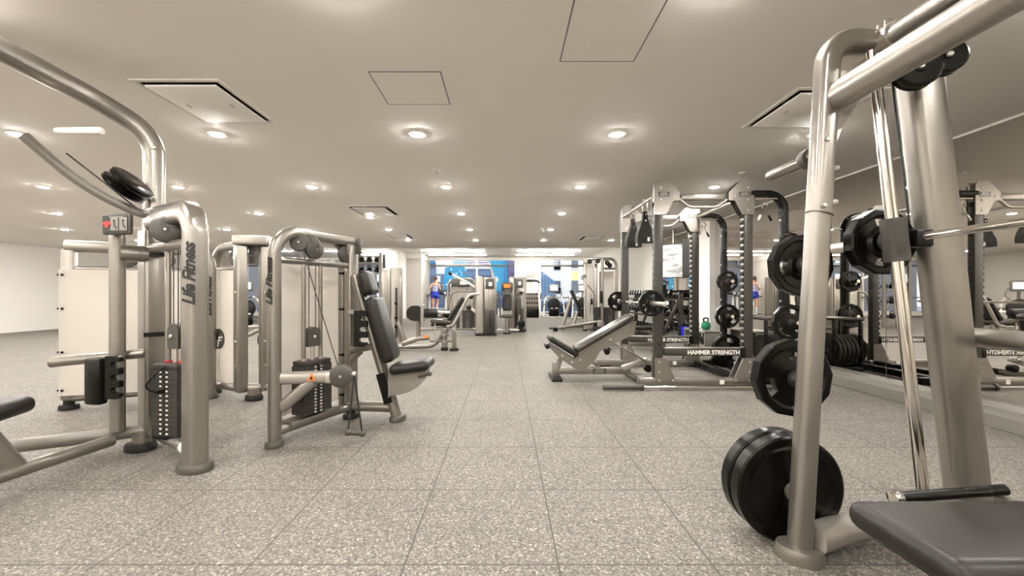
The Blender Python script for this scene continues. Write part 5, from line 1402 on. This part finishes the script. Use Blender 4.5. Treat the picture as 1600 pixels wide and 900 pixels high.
# ================================================================== smith machine, right foreground
t = thing('smith_machine', 'large silver smith machine frame with round tubes and tilted guide rods at the right edge', 'smith machine', (1.22, 1.64, 0))
l = loc_fn(t)
def side_frame(y0, sgn):
    Y = lambda y: y0 + sgn * (y - 1.64)
    k = 1
    # leaning flattened post, bent over at the head
    po = MB().tube(fillet([l(1.205, Y(1.64), .05), l(1.292, Y(1.60), 2.10), l(1.50, Y(1.62), 2.10)], .19, 14), .040, .037, 28, (0, 1, 0), 3.2).build('front_post', 'silver', t)
    foot_pad(MB(), l(1.20, Y(1.635), 0), .085, .066, -.5, .055).build('foot', 'silver', t)
    if sgn > 0:
        b = MB()
        for z, side in ((1.86, 0), (1.69, 0), (1.43, 0), (1.86, 1), (1.57, 1), (1.435, 1)):
            x = 1.205 + .087 * z / 2.05
            if side == 0: b.bolt(l(x - .014, Y(1.61) - .036, z), (0, -1, 0), .011, .011)
            else: b.bolt(l(x + .036, Y(1.61) - .02, z + .01), (.8, -.6, 0), .013, .016)
        b.build('post_bolt', 'steel', po)
        MB().tube([l(1.205 + .087 * 1.40 / 2.05 + .044 * cos(a), Y(1.613) + .041 * sin(a), 1.405 - .01 * cos(a)) for a in [j * pi / 12 for j in range(24)]], .005, n=6, closed=True).build('clamp_band', 'mid_grey', po)
    MB().tube(fillet([l(1.25, Y(1.63), .085), l(1.55, Y(1.74), .085), l(2.45, Y(1.74), .085)], .2, 8), .055, .05, 18, (0, 0, 1), 2.8).build('base_tube', 'silver_light', t)
    MB().cyl(l(1.36, Y(1.70) - .058, .10), l(1.36, Y(1.70) - .05, .10), .014, n=12).build('tube_plug', 'ink', t)
    foot_pad(MB(), l(2.42, Y(1.74), 0), .10, .08, 0, .05).build('foot', 'matt_rubber', t)
    # rear post leaning with the rods
    MB().tube([l(1.66, Y(1.62), 2.10), l(1.98, Y(1.70), .08)], .075, .05, 20, (0, 1, 0), 3.2).build('rear_post', 'silver', t)
    MB().tube([l(1.50, Y(1.62), 2.09), l(1.75, Y(1.62), 2.09)], .05, n=18).build('head_tube', 'silver', t)
    # gusset with a concave edge
    pass
    poly = [(-.06, 0), (-.06, .44), (.27, .44), (.21, .40), (.15, .34), (.088, .25), (.058, .205), (.034, .165), (.010, .12), (-.008, .07), (-.018, .03), (-.022, 0)]
    MB().prism(poly, l(1.35, Y(1.63), 1.62), (1, 0, 0), (0, 0, 1), .012).build('gusset', 'silver_light', t)
    # guide rods
    rd = []
    for dx, dy, r in ((0, -.02, .014), (.045, .0, .010)):
        MB().cyl(l(1.440 + dx, Y(1.60) + dy, 2.04), l(1.659 + dx, Y(1.60) + dy, .12), r, n=18).build('guide_rod', 'chrome', t)
    MB().tube([l(1.51, Y(1.57), 1.98), l(1.585, Y(1.57), 1.36)], .004, n=6).build('counterweight_cable', 'ink', t)
    pulley(t, l(1.50, Y(1.46), 1.90), (.35, 1, 0), .07, .05, 'black')
    pulley(t, l(1.58, Y(1.44), 1.93), (.35, 1, 0), .06, .05, 'black')
side_frame(1.64, 1)
side_frame(-.45, -1)
MB().tube([l(1.315, 1.60, 1.865), l(1.315, -.41, 1.865)], .055, n=24).build('cross_tube', 'silver_light', t)
MB().tube([l(1.52, 1.66, 2.09), l(1.52, -.45, 2.09)], .043, n=22).build('top_tube', 'silver', t)
MB().tube([l(1.52, 1.63, 2.09), l(1.52, 1.55, 2.09)], .054, n=22).build('tube_clamp', 'steel', t)
for y in (1.60, 1.57): MB().cyl(l(1.50, y, 2.13), l(1.50, y, 2.155), .015, n=10).build('clamp_bolt', 'chrome', t)
MB().tube([l(1.98, 1.70, .9), l(1.98, -.5, .9)], .04, n=16).build('rear_cross_tube', 'silver', t)
# storage horns pointing away
HZ = ((.237, 1.233), (.706, 1.284), (1.21, 1.325), (1.655, 1.285))
for z, x in HZ:
    MB().cyl(l(x, 1.66, z), l(x, 1.945, z), .0245, n=20, bev=.004).build('plate_horn', 'rod', t)
    MB().cyl(l(x, 1.68, z), l(x, 1.715, z), .042, n=20, bev=.006).build('horn_flange', 'foot_grey', t)
# plates on the horns
put_plate(.232, .062, (1.233, 1.755, .2345), 'large round black plate standing nearest on the lowest horn of the tall silver post', 0, 0, .1, 'plates on the smith machine post')
put_plate(.232, .062, (1.233, 1.832, .2345), 'large round black plate behind the nearest one on the lowest horn', 0, 0, .4, 'plates on the smith machine post')
put_plate(.172, .05, (1.284, 1.80, .707), 'twelve sided black grip plate halfway up the tall silver post', 12, 3, .35, 'plates on the smith machine post')
put_plate(.138, .045, (1.325, 1.80, 1.211), 'smaller twelve sided grip plate on the upper horn of the tall silver post', 12, 3, .1, 'plates on the smith machine post')
# bar with carriage and plate
t = thing('smith_bar', 'steel smith machine bar running in grey sliders on the guide rods', 'barbell', (1.60, 1.7, 1.30))
l = loc_fn(t)
MB().cyl(l(1.58, 1.50, 1.30), l(1.58, -.35, 1.30), .0145, n=16).build('shaft', 'chrome', t)
MB().cyl(l(1.58, 1.63, 1.30), l(1.58, 2.12, 1.30), .0245, n=20, bev=.004).build('sleeve', 'steel', t)
MB().cyl(l(1.58, -.44, 1.30), l(1.58, -.9, 1.30), .0245, n=20, bev=.004).build('sleeve', 'steel', t)
ax2 = V((.219, 0, -1.92)).normalized()
for y in (1.58, -.39):
    MB().tube([l(*(V((1.538, y, 1.295)) - ax2 * .085)), l(*(V((1.538, y, 1.295)) + ax2 * .085))], .038, .032, 24, (0, 1, 0), 3.5).build('slider', 'grey_plastic', t)
    MB().box(l(1.63, y, 1.30), (.07, .06, .07), bev=.01).build('hook_bracket', 'black', t)
MB().cyl(l(1.58, 1.625, 1.30), l(1.58, 1.66, 1.30), .045, n=20, bev=.008).build('sleeve_collar', 'grey_plastic', t)
put_plate(.138, .052, (1.58, 1.692, 1.30), 'twelve sided black grip plate on the smith bar behind the tilted rods', 12, 2, .0, None)
# bench inside
t = thing('flat_bench', 'black padded bench at the bottom right corner inside the smith machine', 'bench', (1.7, 1.08, 0))
l = loc_fn(t)
MB().box(l(1.665, 1.09, .405), (1.22, .33, .085), bev=.041, seg=5).build('pad', 'vinyl', t)
MB().box(l(1.68, 1.09, .345), (1.10, .26, .05), bev=.02).build('pad_tray', 'black', t)
MB().box(l(1.68, 1.09, .09), (1.10, .08, .07), bev=.012).build('base_beam', 'silver', t)
for x in (1.35, 2.05): MB().box(l(x, 1.09, .22), (.08, .07, .22), bev=.01).build('leg', 'silver', t)
for x in (1.2, 2.2): MB().box(l(x, 1.09, .03), (.09, .5, .06), bev=.012).build('foot', 'matt_rubber', t)
MB().cyl(l(1.26, 1.28, .43), l(1.62, 1.30, .445), .017, n=14).build('side_handle', 'black', t)
MB().cyl(l(1.235, 1.279, .429), l(1.262, 1.28, .43), .022, n=14, bev=.004).build('handle_cap', 'chrome', t)
MB().box(l(1.60, 1.26, .41), (.03, .08, .03)).build('handle_bracket', 'silver', t)

# ================================================================== the running woman
t = thing('person', 'woman in a printed top and blue shorts running on a treadmill, seen from behind', 'person', (-3.30, 18.75, .195))
def skinned(name, joints, edges, mat, parent, root=0, sub=2):
    me = bpy.data.meshes.new(name); me.from_pydata([j[0] for j in joints], edges, []); o = bpy.data.objects.new(name, me); COL.objects.link(o); o.parent = parent
    md = o.modifiers.new('skin', 'SKIN'); md.use_smooth_shade = True
    sv = me.skin_vertices[0].data
    for k, j in enumerate(joints): sv[k].radius = (j[1], j[2] if len(j) > 2 else j[1]); sv[k].use_root = (k == root)
    s = o.modifiers.new('sub', 'SUBSURF'); s.levels = sub; s.render_levels = sub
    me.materials.append(MT[mat]); return o
J = []; E = []
def jn(p, r, r2=None, par=None):
    J.append((p, r, r2 if r2 is not None else r)); k = len(J) - 1
    if par is not None: E.append((par, k))
    return k
pel = jn((0, 0, .90), .145, .105); wst = jn((0, .01, 1.06), .115, .085, pel); che = jn((0, .02, 1.24), .145, .095, wst); shl = jn((0, .02, 1.37), .11, .07, che)
nek = jn((0, .03, 1.45), .052, .052, shl); hd0 = jn((0, .04, 1.53), .072, .085, nek); hd1 = jn((0, .05, 1.62), .078, .092, hd0); hd2 = jn((0, .045, 1.67), .05, .06, hd1)
nose = jn((0, .155, 1.56), .012, .014, hd0)
for s in (-1, 1):
    sh = jn((s * .16, .02, 1.36), .055, .055, shl); el_ = jn((s * .245, -.06, 1.14), .042, .042, sh); wr = jn((s * .21, .14, 1.08), .028, .028, el_); pm = jn((s * .195, .20, 1.085), .03, .018, wr)
    for q in range(4):
        a = jn((s * (.17 + .016 * q), .245, 1.09 - .002 * q), .009, .009, pm); jn((s * (.165 + .015 * q), .262 - .004 * (q - 1) ** 2, 1.06), .008, .008, a)
    jn((s * .165, .215, 1.105), .0095, .0095, pm)
    f = 1 if s > 0 else -1
    hp = jn((s * .085, 0, .85), .092, .092, pel); kn = jn((s * .085, .10 * f + .03, .47), .058, .058, hp); cf = jn((s * .08, .02 * f - .03, .30), .052, .055, kn); an = jn((s * .078, -.02 * f - .02 + .04 * f, .075), .034, .034, cf)
    fm = jn((s * .082, .08 + .04 * f, .045), .036, .03, an); jn((s * .084, .15 + .04 * f, .035), .03, .02, fm)
body = skinned('body', J, E, 'skin', t)
top = MB().tube([(0, .005, 1.00), (0, .012, 1.08), (0, .02, 1.22), (0, .02, 1.32)], .158, .112, 20, (0, 1, 0), 2.3, radii=[.92, .84, 1.02, .92]).build('tank_top', 'print_top', t)
sh = MB().tube([(0, 0, .80), (0, 0, .92), (0, .005, 1.02)], .175, .135, 20, (0, 1, 0), 2.3, radii=[1.02, 1.03, .86])
for s in (-1, 1): sh.tube([(s * .085, .0, .84), (s * .087, .03 * s + .01, .70)], .106, n=16)
sh.build('shorts', 'shorts', t)
MB().ball((0, .035, 1.645), .098, 16, (1, 1.12, 1.05)).ball((0, -.075, 1.68), .055, 12, (1, 1, 1)).build('hair', 'hair', t)
MB().tube([(0, -.10, 1.66), (0, -.12, 1.55), (0, -.10, 1.44)], .035, n=10, radii=[1, .9, .3]).build('ponytail', 'hair', t)
for s in (-1, 1):
    f = 1 if s > 0 else -1
    MB().tube([(s * .079, .02 * f - .02, .30), (s * .078, .02 * f - .02, .08)], .058, n=12, radii=[1.05, .75]).build('sock', 'sock', t)
    MB().box((s * .082, .05 + .04 * f, .04), (.085, .25, .075), bev=.03, seg=3).build('shoe', 'sock', t)
# ================================================================== light, camera
w = bpy.data.worlds.new('World'); S.world = w; w.use_nodes = True
bg = w.node_tree.nodes['Background']
sk = w.node_tree.nodes.new('ShaderNodeTexSky'); sk.sky_type = 'NISHITA'; sk.sun_disc = False
sk.sun_elevation = radians(42); sk.sun_rotation = radians(200); sk.dust_density = 2
mx = w.node_tree.nodes.new('ShaderNodeMix'); mx.data_type = 'RGBA'; mx.inputs[0].default_value = .6
mx.inputs[7].default_value = (5.2, 5.3, 5.5, 1)
w.node_tree.links.new(sk.outputs[0], mx.inputs[6]); w.node_tree.links.new(mx.outputs[2], bg.inputs['Color'])
bg.inputs['Strength'].default_value = SKY
sun = bpy.data.lights.new('Sun', 'SUN'); sun.energy = SUN; sun.angle = radians(2); sun.color = (1, .96, .9)
so = bpy.data.objects.new('Sun', sun); COL.objects.link(so); so.rotation_euler = (radians(50), 0, radians(-25))
cam = bpy.data.cameras.new('Camera'); co = bpy.data.objects.new('Camera', cam); COL.objects.link(co)
co.location = (0, 0, EYE); co.rotation_euler = (radians(90), 0, 0)
cam.sensor_width = 36; cam.lens = 36 * F / 1600; cam.shift_x = 10 / 1600; cam.shift_y = 10 / 1600
cam.clip_start = .02; cam.clip_end = 200
S.camera = co
S.view_settings.view_transform = 'Standard'; S.view_settings.look = 'None'
S.view_settings.gamma = 1; S.view_settings.exposure = EXPO; S.view_settings.use_curve_mapping = False
S.cycles.use_denoising = True
S.cycles.max_bounces = 10; S.cycles.diffuse_bounces = 6; S.cycles.glossy_bounces = 6; S.cycles.transparent_max_bounces = 12
S.cycles.sample_clamp_indirect = 6
S.cycles.caustics_reflective = False; S.cycles.caustics_refractive = False
